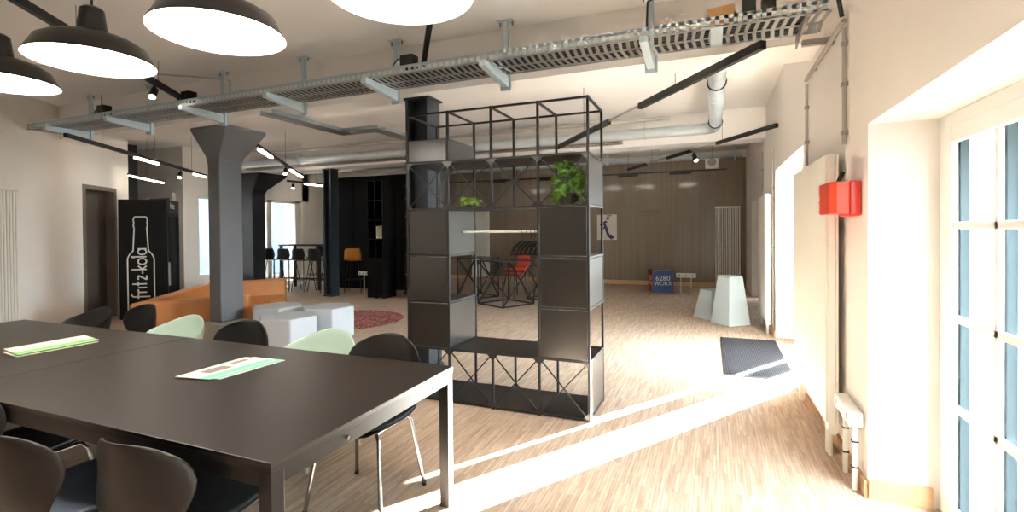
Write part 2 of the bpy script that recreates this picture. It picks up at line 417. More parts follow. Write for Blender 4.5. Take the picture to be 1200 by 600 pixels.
w5 = glazed('window_5', -1.9, -.5, 2.02, 'white glazed window on the right behind the camera', [(-1.84, -1.75), (-.65, -.56)], (.7, 1.35), ())

# outside
struct('ground_outside', MB().box((XE, -12, -.14), (30, 45, -.02)), 'asphalt', label='pale pavement outside the windows', cat='ground')
struct('wall_facade', MB().box((XE, 3.20, -.02), (XE+.13, 4.9, 3.6)).box((XE, 7.62, -.02), (XE+.13, 11.5, 3.6) ).box((XE, 3.2, 2.4), (XE+.13, 9, 3.6)) , 'white_brick', label='whitewashed brick facade seen through the near window', cat='wall')
struct('wall_yard', MB().box((2.45, 14.0, -.02), (4.6, 14.2, 4.8)).box((XE+.13, 4.0, -.02), (3.7, 4.2, 4.2)).box((3.5, -6, -.02), (3.7, 4.0, 3.4)), 'white_brick', label='added brick yard walls that block sun and sky at the windows', cat='wall')  # added to keep sun and sky off the recesses; brick shows through panes

# ================================================================ COLUMNS
def flared_column(name, lab, x0, x1, y0, y1, zb, zt, m, fl, plinth=None):
    t = thing(name, lab, 'column', ((x0+x1)/2, (y0+y1)/2, 0)); t['kind'] = 'structure'
    zz = zt-.52
    sec = []
    for z, k in ((zb, 0), (zz, 0), (zz+.06, .03), (zz+.14, .12), (zt-.04, 1.), (zt, 1.)):
        f = fl*k; sec.append([(x0-f, y0-f*.35, z), (x1+f, y0-f*.35, z), (x1+f, y1+f, z), (x0-f, y1+f, z)])
    obj('shaft', MB().loft(sec), m, t, bevel=.012)
    if plinth:
        obj('plinth', MB().box((x0-.05, y0-.13, 0), (x1+.12, y1+.0, zb)), 'concrete', t, bevel=.01)
    return t
flared_column('column_flared', 'blue grey column with flared capital beside the leather sofa', -6.235, -6.013, 4.61, 4.95, .27, BB-.002, 'column_blue', .22, True)
flared_column('column_flared', 'black flared column seen just right behind the grey column', -10.56, -10.2, 8.67, 9.03, 0, BB-.002, 'column_black', .36)
flared_column('column_flared', 'dark blue flared column seen through the shelf braces', -5.62, -5.15, 8.67, 9.03, 0, BB-.002, 'column_blue', .2)
def steel_column(lab, x, y, m, w=.3, dpt=.2, zt=BB-.002):
    t = thing('column_steel', lab, 'column', (x, y, 0)); t['kind'] = 'structure'
    obj('flange', MB().box((x+w/2-.03, y-dpt/2, 0), (x+w/2, y+dpt/2, zt)), m, t)
    obj('flange', MB().box((x-w/2, y-dpt/2, 0), (x-w/2+.03, y+dpt/2, zt)), m, t)
    obj('web', MB().box((x-w/2+.03, y-.02, 0), (x+w/2-.03, y+.02, zt)), m, t)
    obj('base_plate', MB().box((x-w/2-.015, y-dpt/2-.015, 0), (x+w/2+.015, y+dpt/2+.015, .03)), m, t)
    obj('head_plate', MB().box((x-w/2-.015, y-dpt/2-.01, zt-.02), (x+w/2+.03, y+dpt/2+.01, zt)), m, t)
steel_column('dark steel column rising behind the shelf divider', -2.86, 4.56, 'column_dark', .26, .26)
steel_column('dark steel column standing left of the black bookcase', -7.98, 8.84, 'column_dark', .22, .24)

# ================================================================ MEETING TABLES
def meeting_table(x0, x1, lab, loc):
    t = thing('meeting_table', lab, 'table', ((x0+x1)/2, 1.74, 0), 0, 'black meeting tables pushed together')
    y0, y1 = 1.15, 2.335
    obj('table_top', MB().box((x0, y0, .724), (x1, y1, .74)), 'table_top', t, bevel=.002)
    obj('edge_band', MB().box((x0+.001, y0+.001, .706), (x1-.001, y1-.001, .724)), 'table_frame', t)
    f = MB().box((x0+.004, y0+.004, .655), (x1-.004, y0+.04, .705)).box((x0+.004, y1-.04, .655), (x1-.004, y1-.004, .705)).box((x0+.004, y0+.04, .655), (x0+.04, y1-.04, .705)).box((x1-.04, y0+.04, .655), (x1-.004, y1-.04, .705))
    obj('frame', f, 'table_frame', t, bevel=.002)
    for x in (x0+.03, x1-.03):
        for yy in (y0+.03, y1-.03):
            obj('leg', MB().box((x-.027, yy-.027, 0), (x+.027, yy+.027, .705)), 'table_frame', t, bevel=.003)
    for xe, s in ((x1, 1),):
        for yy in (y0+.36, y1-.2):
            obj('screw', MB().cyl((xe-.006, yy, .68), (xe+.001, yy, .68), .009), 'chrome', t, smooth=True)
meeting_table(-5.41, -3.352, 'black meeting table farther along, carrying the green edged brochure pile', None)
meeting_table(-3.348, -1.29, 'near black meeting table with bare corner and steel edge beside the shelf', None)

# brochures
def leaflet(mb, pts, z, th, warp=.0):
    A = [(x, y, z) for x, y in pts]; B = [(x, y, z+th+(warp if i in (2, 3) else 0)) for i, (x, y) in enumerate(pts)]
    v = [mb.bm.verts.new(p) for p in A+B]
    for f in ((3, 2, 1, 0), (4, 5, 6, 7), (0, 1, 5, 4), (1, 2, 6, 5), (2, 3, 7, 6), (3, 0, 4, 7)): mb.bm.faces.new([v[i] for i in f])
    return mb
def lerp(a, b, t): return (a[0]+(b[0]-a[0])*t, a[1]+(b[1]-a[1])*t)
def brochure(lab, q, z, grp, edge, prints, warp=0.):
    # q: four corners counter-clockwise, q0-q1 is the long side nearer the camera
    t = thing('brochure', lab, 'brochure', ((q[0][0]+q[2][0])/2, (q[0][1]+q[2][1])/2, z), 0, grp)
    obj('pages', leaflet(MB(), q, z, .003, warp), 'paper_white', t)
    a, b = lerp(q[0], q[3], .04), lerp(q[1], q[2], .04); c, dd = lerp(q[1], q[2], .3), lerp(q[0], q[3], .3)
    obj('colour_band', leaflet(MB(), [a, b, c, dd], z+.0031+warp*.0, .0004, warp*.3), edge, t)
    for u0, u1, v0, v1, m in prints:
        P = lambda u, v: lerp(lerp(q[0], q[1], u), lerp(q[3], q[2], u), v)
        obj('picture', leaflet(MB(), [P(u0, v0), P(u1, v0), P(u1, v1), P(u0, v1)], z+.0032, .0004, warp*.6), m, t)
g = 'brochures on the meeting tables'
Q1 = [(-3.83, 1.61), (-3.855, 2.0), (-4.02, 2.07), (-4.03, 1.66)]
Q1 = [(-3.80, 1.60), (-3.80, 2.02), (-4.00, 2.04), (-4.00, 1.62)]
brochure('lower brochure of the green edged pile on the far table', Q1, .7405, g, 'paper_green', [(.1, .5, .4, .8, 'print_grey')], .006)
brochure('top brochure of the green edged pile on the far table', [(x-.015, y+.012) for x, y in Q1], .7505, g, 'paper_green', [(.35, .75, .45, .85, 'print_grey')], .012)
Q2 = [(-2.29, 1.685), (-2.27, 2.07), (-2.50, 2.06), (-2.493, 1.655)]
brochure('lower brochure of the mint edged pair on the near table', [(x+.035, y+.03) for x, y in Q2], .7405, g, 'paper_mint', [(.1, .4, .5, .8, 'print_grey')])
brochure('top brochure with grey picture, mint edged pair on the near table', Q2, .7445, g, 'paper_mint', [(.22, .55, .45, .8, 'print_grey'), (.66, .9, .66, .82, 'print_grey')])

# ================================================================ CHAIRS
def tube_leg(mb, p, q, r0=.012, r1=.010): return mb.cyl(p, q, r0, r1, 12)
def side_chair(lab, loc, rz, grp, shell='chair_wood', legs='chrome', seat='seat_fabric', dz=0.):
    t = thing('side_chair', lab, 'chair', (0, 0, 0), 0, grp)
    # shell: seat curving into a rounded back; faces +y
    prof = [(.235, .430), (.215, .452), (.12, .452), (.0, .445), (-.12, .443), (-.185, .455), (-.222, .50), (-.24, .575), (-.253, .66+dz*.5), (-.263, .735+dz*.8), (-.271, .79+dz), (-.277, .822+dz)]
    hw = [.16, .205, .225, .235, .225, .21, .205, .225, .245, .24, .20, .11]
    rows = []
    for (y, z), h in zip(prof, hw):
        back = max(0, min(1, (z-.47)/.2)); r = []
        for i in range(13):
            u = -1+i/6
            cy = y + back*.10*abs(u)**2.2*(h/.25); cz = z + (1-back)*.018*u*u + back*(-.018*abs(u)**3)
            r.append((h*u, cy, cz))
        rows.append(r)
    obj('shell', MB().grid(rows), shell, t, smooth=True, solid=.011, subsurf=1, world=False)
    rows = []
    for (y, z), h in zip(prof[1:6], hw[1:6]):
        rows.append([(h*.97*(-1+i/6), y, z+.012+.018*(-1+i/6)**2) for i in range(13)])
    obj('seat_pad', MB().grid(rows), seat, t, smooth=True, solid=.022, subsurf=1, world=False)
    fr = MB().tube([(-.15, .14, .425), (-.15, -.13, .425)], .009).tube([(.15, .14, .425), (.15, -.13, .425)], .009).tube([(-.15, .0, .425), (.15, .0, .425)], .009)
    obj('under_frame', fr, legs, t, smooth=True, world=False)
    for sx in (-1, 1):
        for sy in (-1, 1):
            l = obj('leg', MB().tube([(sx*.10, sy*.10, .428), (sx*.16, sy*.15, .425), (sx*.178, sy*.165, .40), (sx*.225, sy*.225, .012)], .0105, 10), legs, t, smooth=True, world=False)
            obj('foot_glide', MB().cyl((sx*.226, sy*.226, 0), (sx*.225, sy*.225, .02), .013), 'cable_black', l, world=False)
    t.location = loc; t.rotation_euler = (0, 0, rz)
    return t
def tub_chair(lab, loc, rz, grp, shell='mint_shell', legs='mint_shell'):
    t = thing('tub_chair', lab, 'chair', (0, 0, 0), 0, grp)
    n = 40; rows = []
    for k in range(9):
        v = k/8; r = []
        for i in range(n):
            th = 2*PI*i/n             # 0 = back (-y)
            c = math.cos(th)
            m = max(0, min(1, (c+.75)/1.15)); m = m*m*(3-2*m)
            h = .46 + m*(.655-.46) + max(0, c)**2*.125    # rim height
            s0 = min(1, v/.45)
            rx, ry = .215*s0, .205*s0
            if v > .45:
                q = (v-.45)/.55
                rx += .105*math.sin(q*PI/2)*(.35+.65*m); ry += .075*math.sin(q*PI/2)*(.3+.7*m)
                z = .44 + (h-.44)*q**1.25
            else: z = .43 + .01*s0**3
            r.append((rx*math.sin(th), -ry*c, z))
        rows.append(r)
    obj('shell', MB().grid(rows, True), shell, t, smooth=True, solid=.012, subsurf=1, world=False)
    fr = MB().tube([(-.14, .13, .415), (.14, -.13, .415)], .011).tube([(.14, .13, .415), (-.14, -.13, .415)], .011)
    obj('under_frame', fr, legs, t, smooth=True, world=False)
    for sx in (-1, 1):
        for sy in (-1, 1):
            obj('leg', MB().tube([(sx*.13, sy*.12, .415), (sx*.235, sy*.225, 0)], [.014, .010], 10), legs, t, smooth=True, world=False)
    t.location = loc; t.rotation_euler = (0, 0, rz)
    return t
g = 'chairs around the meeting tables'
FAR = PI
side_chair('black side chair with chrome legs nearest the shelf, far side of table', (-1.755, 2.20, 0), FAR+.08, g, dz=.035)
side_chair('black side chair between the two mint tub chairs', (-3.02, 2.30, 0), FAR+.1, g, 'chair_plastic', dz=.02)
side_chair('black side chair pulled back in front of the sofa, beside the mint chair', (-4.74, 2.66, 0), FAR-.05, g, 'chair_plastic')
mint = tub_chair('mint tub chair in front of the white pouffes', (-2.50, 2.53, 0), FAR-.06, g)
dup(mint, (-4.05, 2.58, 0), FAR-.06, 'mint tub chair in front of the flared column and leather sofa', g)
tub_chair('black tub chair in front of the brown door', (-5.33, 2.62, 0), FAR-.1, g, 'chair_plastic', 'black_powder')
side_chair('black wooden side chair with dark seat at the near table corner', (-1.80, 1.26, 0), .03, g, dz=-.025)
side_chair('dark wooden side chair left of the corner one, pulled out from the table', (-2.29, 1.15, 0), .02, g, seat='seat_sheen', dz=-.025)
side_chair('black side chair at the left photo edge, near side of table', (-3.06, 1.31, 0), .03, g, 'chair_plastic', seat='seat_sheen')

# ================================================================ SHELF DIVIDER
sx = [-2.467, -2.069, -1.667, -1.265, -.867]; sy0, sy1 = 3.683, 4.185
Z = [.02, .455, .855, 1.25, 1.65, 2.045, 2.465]
t = thing('shelf_divider', 'tall black steel open shelf divider with crossed braces standing on the parquet', 'shelf', (-1.667, 3.934, 0))
PW = .018
for i, x in enumerate(sx):
    for y in (sy0, sy1):
        if i == 2:
            obj('post', MB().box((x-PW/2, y-PW/2, 0), (x+PW/2, y+PW/2, Z[1])), 'black_steel', t); obj('post', MB().box((x-PW/2, y-PW/2, Z[4]), (x+PW/2, y+PW/2, Z[6]+.01)), 'black_steel', t)
        else:
            obj('post', MB().box((x-PW/2, y-PW/2, 0), (x+PW/2, y+PW/2, Z[6]+.01)), 'black_steel', t)
for k, z in enumerate(Z):
    for y in (sy0, sy1):
        for a, b in (((0, 4),) if k not in (2, 3) else ((0, 1), (3, 4))):
            obj('rail', MB().box((sx[a], y-.008, z-.008), (sx[b], y+.008, z+.008)), 'black_steel', t)
    for i, x in enumerate(sx):
        if i == 2 and k in (2, 3): continue
        obj('side_rail', MB().box((x-.008, sy0, z-.008), (x+.008, sy1, z+.008)), 'black_steel', t)
for z, a, b in ((Z[0], 0, 4), (Z[1], 0, 4), (Z[4], 0, 4), (Z[5], 0, 4), (Z[2], 0, 1), (Z[3], 0, 1), (Z[2], 3, 4), (Z[3], 3, 4)):
    obj('shelf_board', MB().box((sx[a]+.004, sy0+.01, z-.006), (sx[b]-.004, sy1-.01, z+.009)), 'board_black', t, bevel=.002)
for b in (0, 3):
    for k in (1, 2, 3):
        obj('front_panel', MB().box((sx[b]+.012, sy0-.006, Z[k]+.012), (sx[b+1]-.012, sy0+.006, Z[k+1]-.012)), 'panel_metal', t, bevel=.003)
obj('front_panel', MB().box((sx[0]+.012, sy0-.006, Z[5]+.012), (sx[1]-.012, sy0+.006, 2.245)), 'panel_metal', t, bevel=.003)
obj('front_panel', MB().box((sx[1]-.006, sy0+.012, Z[5]+.012), (sx[1]+.006, sy1-.012, 2.245)), 'panel_metal', t, bevel=.003)
obj('shelf_board', MB().box((sx[0]+.004, sy0+.01, 2.235), (sx[1]-.012, sy1-.01, 2.245)), 'board_black', t)
for x, ks in ((sx[1], (1, 3)), (sx[4], (0, 2, 4)), (sx[3], (1, 2, 3)), (sx[0], (1, 3))):
    for k in ks:
        obj('side_panel', MB().box((x-.006, sy0+.012, Z[k]+.012), (x+.006, sy1-.012, Z[k+1]-.012)), 'panel_metal', t, bevel=.003)
for i in range(4):
    for k in (0, 4):
        x0, x1, z0, z1 = sx[i]+.015, sx[i+1]-.015, Z[k]+.015, Z[k+1]-.015
        obj('brace', MB().bar((x0, sy0+.004, z0), (x1, sy0+.004, z1), .009), 'black_steel', t)
        obj('brace', MB().bar((x0, sy0-.004, z1), (x1, sy0-.004, z0), .009), 'black_steel', t)
for i in range(5):
    for k in (0, 1, 4, 5):
        gp = MB()
        for s in (-1, 1):
            if 0 <= i+(s-1)/2 <= 3:
                x, z = sx[i], Z[k]; v = 1 if k in (0, 4) else -1
                pts = [(x, z), (x+s*.055, z), (x, z+v*.055)]
                f0 = [gp.bm.verts.new((a, sy0-.0095, b)) for a, b in pts]; f1 = [gp.bm.verts.new((a, sy0-.0065, b)) for a, b in pts]
                gp.bm.faces.new(f0); gp.bm.faces.new(f1[::-1])
                for j in range(3): gp.bm.faces.new((f0[j], f1[j], f1[(j+1) % 3], f0[(j+1) % 3]))
        obj('gusset_plate', gp, 'panel_metal', t)

tag(obj('clothes_rail', MB().cyl((sx[1]+.008, 3.93, 1.452), (sx[3]-.008, 3.93, 1.452), .011), 'rail_white', smooth=True), 'white clothes rail spanning the open bay of the shelf divider', 'rail')
def hanger(lab, x, rz, grp):
    h = thing('coat_hanger', lab, 'hanger', (x, 3.93, 1.452), rz, grp)
    hk = [(0, .016*math.sin(a), .016*math.cos(a)-.003) for a in [math.radians(v) for v in range(120, -151, -30)]]
    obj('hook', MB().tube([(0, 0.012, -.012)]+hk[1:]+[(0, 0, -.05), (0, 0, -.08)], .0025, 6), 'chrome', h, smooth=True, world=False)
    obj('shoulders', MB().tube([(0, -.21, -.19), (0, -.15, -.13), (0, -.03, -.085), (0, .03, -.085), (0, .15, -.13), (0, .21, -.19)], [.008, .012, .010, .010, .012, .008], 8).tube([(0, -.2, -.19), (0, .2, -.19)], .006, 6), 'chair_plastic', h, smooth=True, world=False)
    return h
h0 = None
for i in range(6):
    x = -1.30-.038*i; rz = (-.10, -.13, -.11, -.14, -.10, -.12)[i]
    lab = 'black coat hanger bunched at the right end of the white rail'
    if h0 is None: h0 = hanger(lab, x, rz, 'coat hangers on the white rail')
    else: dup(h0, (x, 3.93, 1.452), rz, lab, 'coat hangers on the white rail')

def plant(lab, name, c, pot_r, pot_h, leaves, spread, drop, m, lsize, stems=10):
    t = thing(name, lab, 'plant', c)
    x, y, z = c
    obj('pot', MB().lathe([(0, 0), (pot_r*.8, 0), (pot_r, pot_h), (pot_r*.88, pot_h), (pot_r*.85, pot_h*.8), (0, pot_h*.8)], c, 20), 'pot_dark', t, smooth=True)
    lv = MB(); st = MB()
    for k in range(leaves):
        a = random.uniform(0, 2*PI); r = random.random()**.6
        px = x+math.cos(a)*r*spread[0]; py = y+math.sin(a)*r*spread[1]
        pz = z+pot_h+random.uniform(drop[0], drop[1])*(1 if r < .75 else .8)
        s = lsize*random.uniform(.7, 1.25)
        R = Euler((random.uniform(-1.1, 1.1), random.uniform(-1.1, 1.1), random.uniform(0, 6.28))).to_matrix()
        P = [Vector(v) for v in ((0, -s, 0), (s*.55, -s*.35, .12*s), (s*.5, s*.25, .1*s), (0, s, -.1*s), (-s*.5, s*.25, .1*s), (-s*.55, -s*.35, .12*s))]
        V = [lv.bm.verts.new(Vector((px, py, pz))+R @ p) for p in P]
        cc = lv.bm.verts.new(Vector((px, py, pz)))
        for j in range(6): lv.bm.faces.new((V[j], V[(j+1) % 6], cc))
        if k < stems: st.tube([(x, y, z+pot_h*.8), ((x+px)/2, (y+py)/2, z+pot_h+abs(drop[1])*.6), (px, py, pz)], .003, 5)
    o = obj('leaves', lv, m, t); obj('stems', st, 'leaf_green', t, smooth=True)
    return t
plant('bushy green trailing plant on the upper right bay of the shelf divider', 'potted_plant', (-1.08, 3.93, 1.66), .085, .10, 260, (.15, .17), (-.08, .24), 'leaf_green', .033, 16)
plant('small grassy green plant on the upper shelf above the clothes rail', 'potted_plant', (-1.98, 3.93, 1.66), .05, .03, 90, (.085, .12), (.0, .055), 'leaf_pale', .024, 8)

# ================================================================ SOFA, POUFFES, RUG
q = Vector((-.58, .81, 0)).normalized(); pdir = Vector((.57, .82, 0)).normalized()
S0 = Vector((-7.07, 4.11, 0))
LQ, LP, HA, TH = 2.70, 1.39, .54, .18
def sp(a, b): v = S0+q*a+pdir*b; return (v.x, v.y)
def sbox(mb, a0, a1, b0, b1, z0, z1): return mb.prism([sp(a0, b0), sp(a1, b0), sp(a1, b1), sp(a0, b1)], z0, z1)
t = thing('sofa', 'tan leather sofa with low arms behind the flared column', 'sofa', (*sp(LQ/2, LP/2), 0))
obj('arm', sbox(MB(), 0, TH, TH+.005, LP, .06, HA), 'leather', t, bevel=.035, seg=3)
obj('arm', sbox(MB(), LQ-TH, LQ, TH+.005, LP, .06, HA), 'leather', t, bevel=.035, seg=3)
obj('backrest', sbox(MB(), 0, LQ, 0, TH, .06, HA+.0), 'leather', t, bevel=.035, seg=3)
obj('base', sbox(MB(), TH, LQ-TH, TH, LP-.04, .05, .12), 'leather', t, bevel=.02)
for k in range(2):
    a0 = TH+.01+k*(LQ-2*TH)/2; a1 = a0+(LQ-2*TH)/2-.02
    obj('seat_cushion', sbox(MB(), a0, a1, TH+.01, LP, .12, .25), 'leather', t, bevel=.04, seg=3)
for a, b in ((.12, .12), (LQ-.12, .12), (.12, LP-.12), (LQ-.12, LP-.12)):
    p = sp(a, b); obj('leg', MB().cyl((*p, 0), (*p, .06), .025), 'black_powder', t)
def hexagon(c, r, rot): return [(c[0]+r*math.cos(rot+k*PI/3), c[1]+r*math.sin(rot+k*PI/3)) for k in range(6)]
for lab, c, r, rot in (('white hexagonal pouffe nearest the mint chair', (-4.86, 4.62), .36, .35), ('white hexagonal pouffe beside the patterned rug', (-4.94, 5.40), .36, .35), ('white hexagonal pouffe tucked behind beside the leather sofa', (-5.66, 5.20), .36, .35)):
    t = thing('pouffe', lab, 'pouffe', (*c, 0), 0, 'white hexagonal pouffes by the sofa')
    obj('cushion', MB().prism(hexagon(c, r, rot), .025, .43), 'pouffe_fabric', t, bevel=.018, seg=3)
    obj('base', MB().prism(hexagon(c, r-.04, rot), 0, .025), 'black_powder', t)
tag(obj('rug', MB().lathe([(0, 0), (.92, 0), (.93, .004), (.9, .011), (0, .011)], (-5.62, 6.55, 0), 48), 'rug_pattern'), 'round red patterned rug on the parquet behind the pouffes', 'rug')

# ================================================================ DRINKS FRIDGE
FA = math.radians(41)                    # side panel normal leans this way
fn = Vector((math.sin(FA), -math.cos(FA), 0)); fr_ = Vector((math.cos(FA), math.sin(FA), 0))   # fn: bottle side normal, fr_: door normal
FN = Vector((-8.70, 5.68, 0))            # near upright edge between the two visible faces
FW, FD, FH = .66, .70, 2.03
def fp(a, b, z): v = FN - fr_*a - fn*b; return (v.x, v.y, z)     # a: back along the side, b: along the door
def fbox(mb, a0, a1, b0, b1, z0, z1): return mb.prism([fp(a0, b0, 0)[:2], fp(a1, b0, 0)[:2], fp(a1, b1, 0)[:2], fp(a0, b1, 0)[:2]], z0, z1)
t = thing('drinks_fridge', 'black drinks fridge with a white bottle outline on its side', 'fridge', fp(FD/2, FW/2, 0))
obj('cabinet', fbox(MB(), .05, FD, 0, FW, 0, FH), 'fridge_black', t, bevel=.006)
dr = obj('door', fbox(fbox(fbox(fbox(MB(), 0, .048, 0, .05, .1, FH-.22), 0, .048, FW-.05, FW, .1, FH-.22), 0, .048, .05, FW-.05, .1, .18), 0, .048, .05, FW-.05, FH-.28, FH-.22), 'fridge_black', t, bevel=.003)
obj('glass', fbox(MB(), .015, .03, .05, FW-.05, .18, FH-.28), 'fridge_glass', dr)
obj('handle', fbox(MB(), -.03, -.004, .02, .045, .55, .95), 'steel_edge', dr, bevel=.004)
obj('top_sign', fbox(MB(), 0, .048, 0, FW, FH-.215, FH), 'fridge_black', t)
obj('plinth', fbox(MB(), .02, .05, 0, FW, 0, .095), 'fridge_black', t)
# bottle outline on the side face (u runs left to right as seen, i.e. towards the door)
def side_pt(u, z, off=.003): v = FN - fr_*(FD-u) + fn*off; return Vector((v.x, v.y, z))
bx0, bx1 = .12, .52; cx = .315
outl = [(.125, .06), (.125, 1.03), (.155, 1.10), (.205, 1.16), (.225, 1.55), (.212, 1.58), (.222, 1.63), (.212, 1.68), (.232, 1.735), (.398, 1.735), (.418, 1.68), (.408, 1.63), (.418, 1.58), (.405, 1.55), (.425, 1.16), (.475, 1.10), (.505, 1.03), (.505, .06), (.125, .06)]
m = MB()
for (u0, z0), (u1, z1) in zip(outl, outl[1:]): m.bar(side_pt(u0, z0), side_pt(u1, z1), .018, .003, up=fn)
obj('bottle_outline', m, 'line_white', t)
# lettering "fritz-kola" drawn with strokes, reading upwards
STR = {'f': ([(0, -.25), (0, .95), (.12, 1.1), (.3, 1.1)], [(-.18, .62), (.34, .62)]), 'r': ([(0, 0), (0, .62)], [(0, .62), (.28, .62)]),
       'i': ([(0, 0), (0, .62)],), 't': ([(0, 0), (0, 1.05)], [(-.18, .62), (.22, .62)]),
       'z': ([(0, .62), (.4, .62), (0, 0), (.4, 0)],), '-': ([(0, .3), (.25, .3)],), 'k': ([(0, 0), (0, 1.1)], [(.34, .62), (.02, .3), (.34, 0)]),
       'o': ([(.28+.28*math.cos(a*PI/8), .31+.31*math.sin(a*PI/8)) for a in range(17)],), 'l': ([(0, 0), (0, 1.1)],),
       'a': ([(.27+.27*math.cos(a*PI/8), .31+.31*math.sin(a*PI/8)) for a in range(17)], [(.54, 0), (.54, .62)])}
ADV = {'f': .42, 'r': .44, 'i': .34, 't': .40, 'z': .55, '-': .42, 'k': .48, 'o': .72, 'l': .2, 'a': .7}
m = MB(); sc = .18; x = .05
for ch in 'fritz-kola':
    for st in STR[ch]:
        for (a, b), (c, d_) in zip(st, st[1:]):
            # text x -> up (z), text y -> towards the back (left as seen)
            m.bar(side_pt(.395-b*sc*1.1, .37+(x+a)*sc, .004), side_pt(.395-d_*sc*1.1, .37+(x+c)*sc, .004), .022, .003, up=fn)
    x += ADV[ch]
for a in range(8): m.bar(side_pt(.205+.02*math.cos(a*PI/4), 1.05+.02*math.sin(a*PI/4), .004), side_pt(.205+.02*math.cos((a+1)*PI/4), 1.05+.02*math.sin((a+1)*PI/4), .004), .006, .003, up=fn)
obj('lettering', m, 'line_white', t)
m = MB()
Mx = Matrix.Translation(Vector(fp(-.004, FW*.42, FH-.10))) @ Matrix(((-fn.x, 0, fr_.x, 0), (-fn.y, 0, fr_.y, 0), (0, 1, 0, 0), (0, 0, 0, 1)))
text_mesh(m, 'fritz', .15, Mx, .001); obj('sign_lettering', m, 'line_white', t)

# ================================================================ RADIATORS
def column_radiator(lab, c, ax, n, pitch, z0, z1, dep, grp=None, legs=True):
    ax = Vector((ax[0], ax[1], 0)).normalized(); nn = Vector((ax.y, -ax.x, 0))
    t = thing('radiator', lab, 'radiator', (c[0], c[1], 0), 0, grp)
    for k in range(n):
        p = Vector((c[0], c[1], 0))+ax*(k-(n-1)/2)*pitch
        m = MB()
        for s in (-1, 1):
            a = p+nn*s*dep/2; m.tube([(a.x, a.y, z0+.02), (a.x, a.y, z1-.02)], .0155, 8)
        obj('tube', m, 'radiator_white', t, smooth=True)
    a, b = Vector((c[0], c[1], 0))-ax*(n/2*pitch), Vector((c[0], c[1], 0))+ax*(n/2*pitch)
    for z in (z0, z1): obj('header', MB().bar((a.x, a.y, z), (b.x, b.y, z), dep+.04, .045), 'radiator_white', t, bevel=.012)
    if legs:
        for p in (a*.85+b*.15, a*.15+b*.85): obj('leg', MB().bar((p.x, p.y, 0), (p.x, p.y, z0), .03), 'radiator_white', t)
    return t
column_radiator('tall white tube radiator on the dark end wall behind the pedestals', (.35, 13.12), (1, 0), 12, .048, .1, 1.97, .05, None)
column_radiator('tall white tube radiator on the end wall seen through the shelf', (-6.3, 13.12), (1, 0), 12, .048, .1, 2.03, .05, None)
p = wl(-1.76, .07); column_radiator('white tube radiator at the left photo edge on the white wall', (p[0], p[1]), D, 12, .05, .15, 2.04, .05, None)
def panel_radiator(lab, y0, y1, xf, z0, z1):
    t = thing('radiator', lab, 'radiator', (xf+.04, (y0+y1)/2, 0), 0, 'flat radiators on the right wall')
    for x in (xf, xf+.06):
        m = MB(); n = int((y1-y0)/.07)
        for k in range(n):
            a = y0+(y1-y0)*k/n; m.box((x, a+.002, z0), (x+.014, a+(y1-y0)/n-.002, z1))
        obj('panel', m, 'radiator_white', t, bevel=.004)
    obj('end_cap', MB().box((xf+.014, y0, z0-.01), (xf+.06, y0+.03, z1+.01)), 'radiator_white', t, bevel=.008)
    obj('end_cap', MB().box((xf+.014, y1-.03, z0-.01), (xf+.06, y1, z1+.01)), 'radiator_white', t, bevel=.008)
    obj('header', MB().cyl((xf+.036, y0-.012, z0-.015), (xf+.036, y1, z0-.015), .022), 'radiator_white', t, smooth=True)
    obj('valve', MB().cyl((xf+.036, y0-.03, z0-.03), (xf+.036, y0+.02, z0-.03), .03).cyl((xf+.036, y0+.05, z0-.04), (xf+.036, y0+.05, .0), .014), 'radiator_white', t, smooth=True)
    for yy in (y0+.08, y1-.2): obj('leg', MB().box((xf+.02, yy, 0), (xf+.055, yy+.04, z0)), 'radiator_white', t)
panel_radiator('tall white flat radiator beside the red alarm box', 3.66, 4.98, .665, .22, 1.925)
panel_radiator('tall white flat radiator between doorway and farthest recess', 7.55, 8.6, .665, .2, 1.92)

# ================================================================ RIGHT WALL BITS
t = thing('alarm_box', 'red fire alarm box with clear cover on the right wall', 'alarm', (.70, 3.4, 1.62))
obj('housing', MB().box((.715, 3.30, 1.53), (.777, 3.56, 1.73)), 'alarm_red', t, bevel=.01)
obj('side_plate', MB().box((.612, 3.52, 1.545), (.715, 3.56, 1.725)), 'alarm_red', t, bevel=.006)
cov = MB().loft([[(.62, 3.30, z), (.655, 3.285, z), (.715, 3.285, z), (.715, 3.52, z), (.612, 3.52, z)] for z in (1.54, 1.725)])
obj('cover', cov, 'alarm_clear', t, bevel=.006)
obj('label_plate', MB().box((.6105, 3.525, 1.63), (.612, 3.555, 1.66)).box((.6105, 3.533, 1.57), (.612, 3.547, 1.61)), 'line_white', t)
obj('cable_stub', MB().cyl((.70, 3.50, 1.728), (.73, 3.50, 1.80), .012), 'cable_black', t)
def pipe_run(lab, pts, r=.011, clips=(), grp='grey conduits on the right wall'):
    t = thing('conduit', lab, 'pipe', pts[0], 0, grp)
    obj('tube', MB().tube(pts, r, 10), 'conduit_grey', t, smooth=True)
    for c in clips: obj('clip', MB().box((c[0]-.01, c[1]-.02, c[2]-.012), (XR, c[1]+.02, c[2]+.012)), 'grey_plastic', t)
pipe_run('grey conduit running level along the right wall under the tray end', [(.755, 3.60, 2.735), (.755, 4.93, 2.735)], .016, [(.755, 4.0, 2.735), (.755, 4.6, 2.735)])
pipe_run('grey conduit dropping towards the tall radiator by the doorway', [(.76, 4.93, 2.70), (.76, 4.93, 2.0)], .012, [(.755, 4.93, 2.5), (.755, 4.93, 2.2)])
pipe_run('grey conduit dropping towards the red alarm box', [(.76, 3.62, 2.70), (.76, 3.62, 1.98)], .012, [(.755, 3.62, 2.6), (.755, 3.62, 2.35), (.755, 3.62, 2.05)])
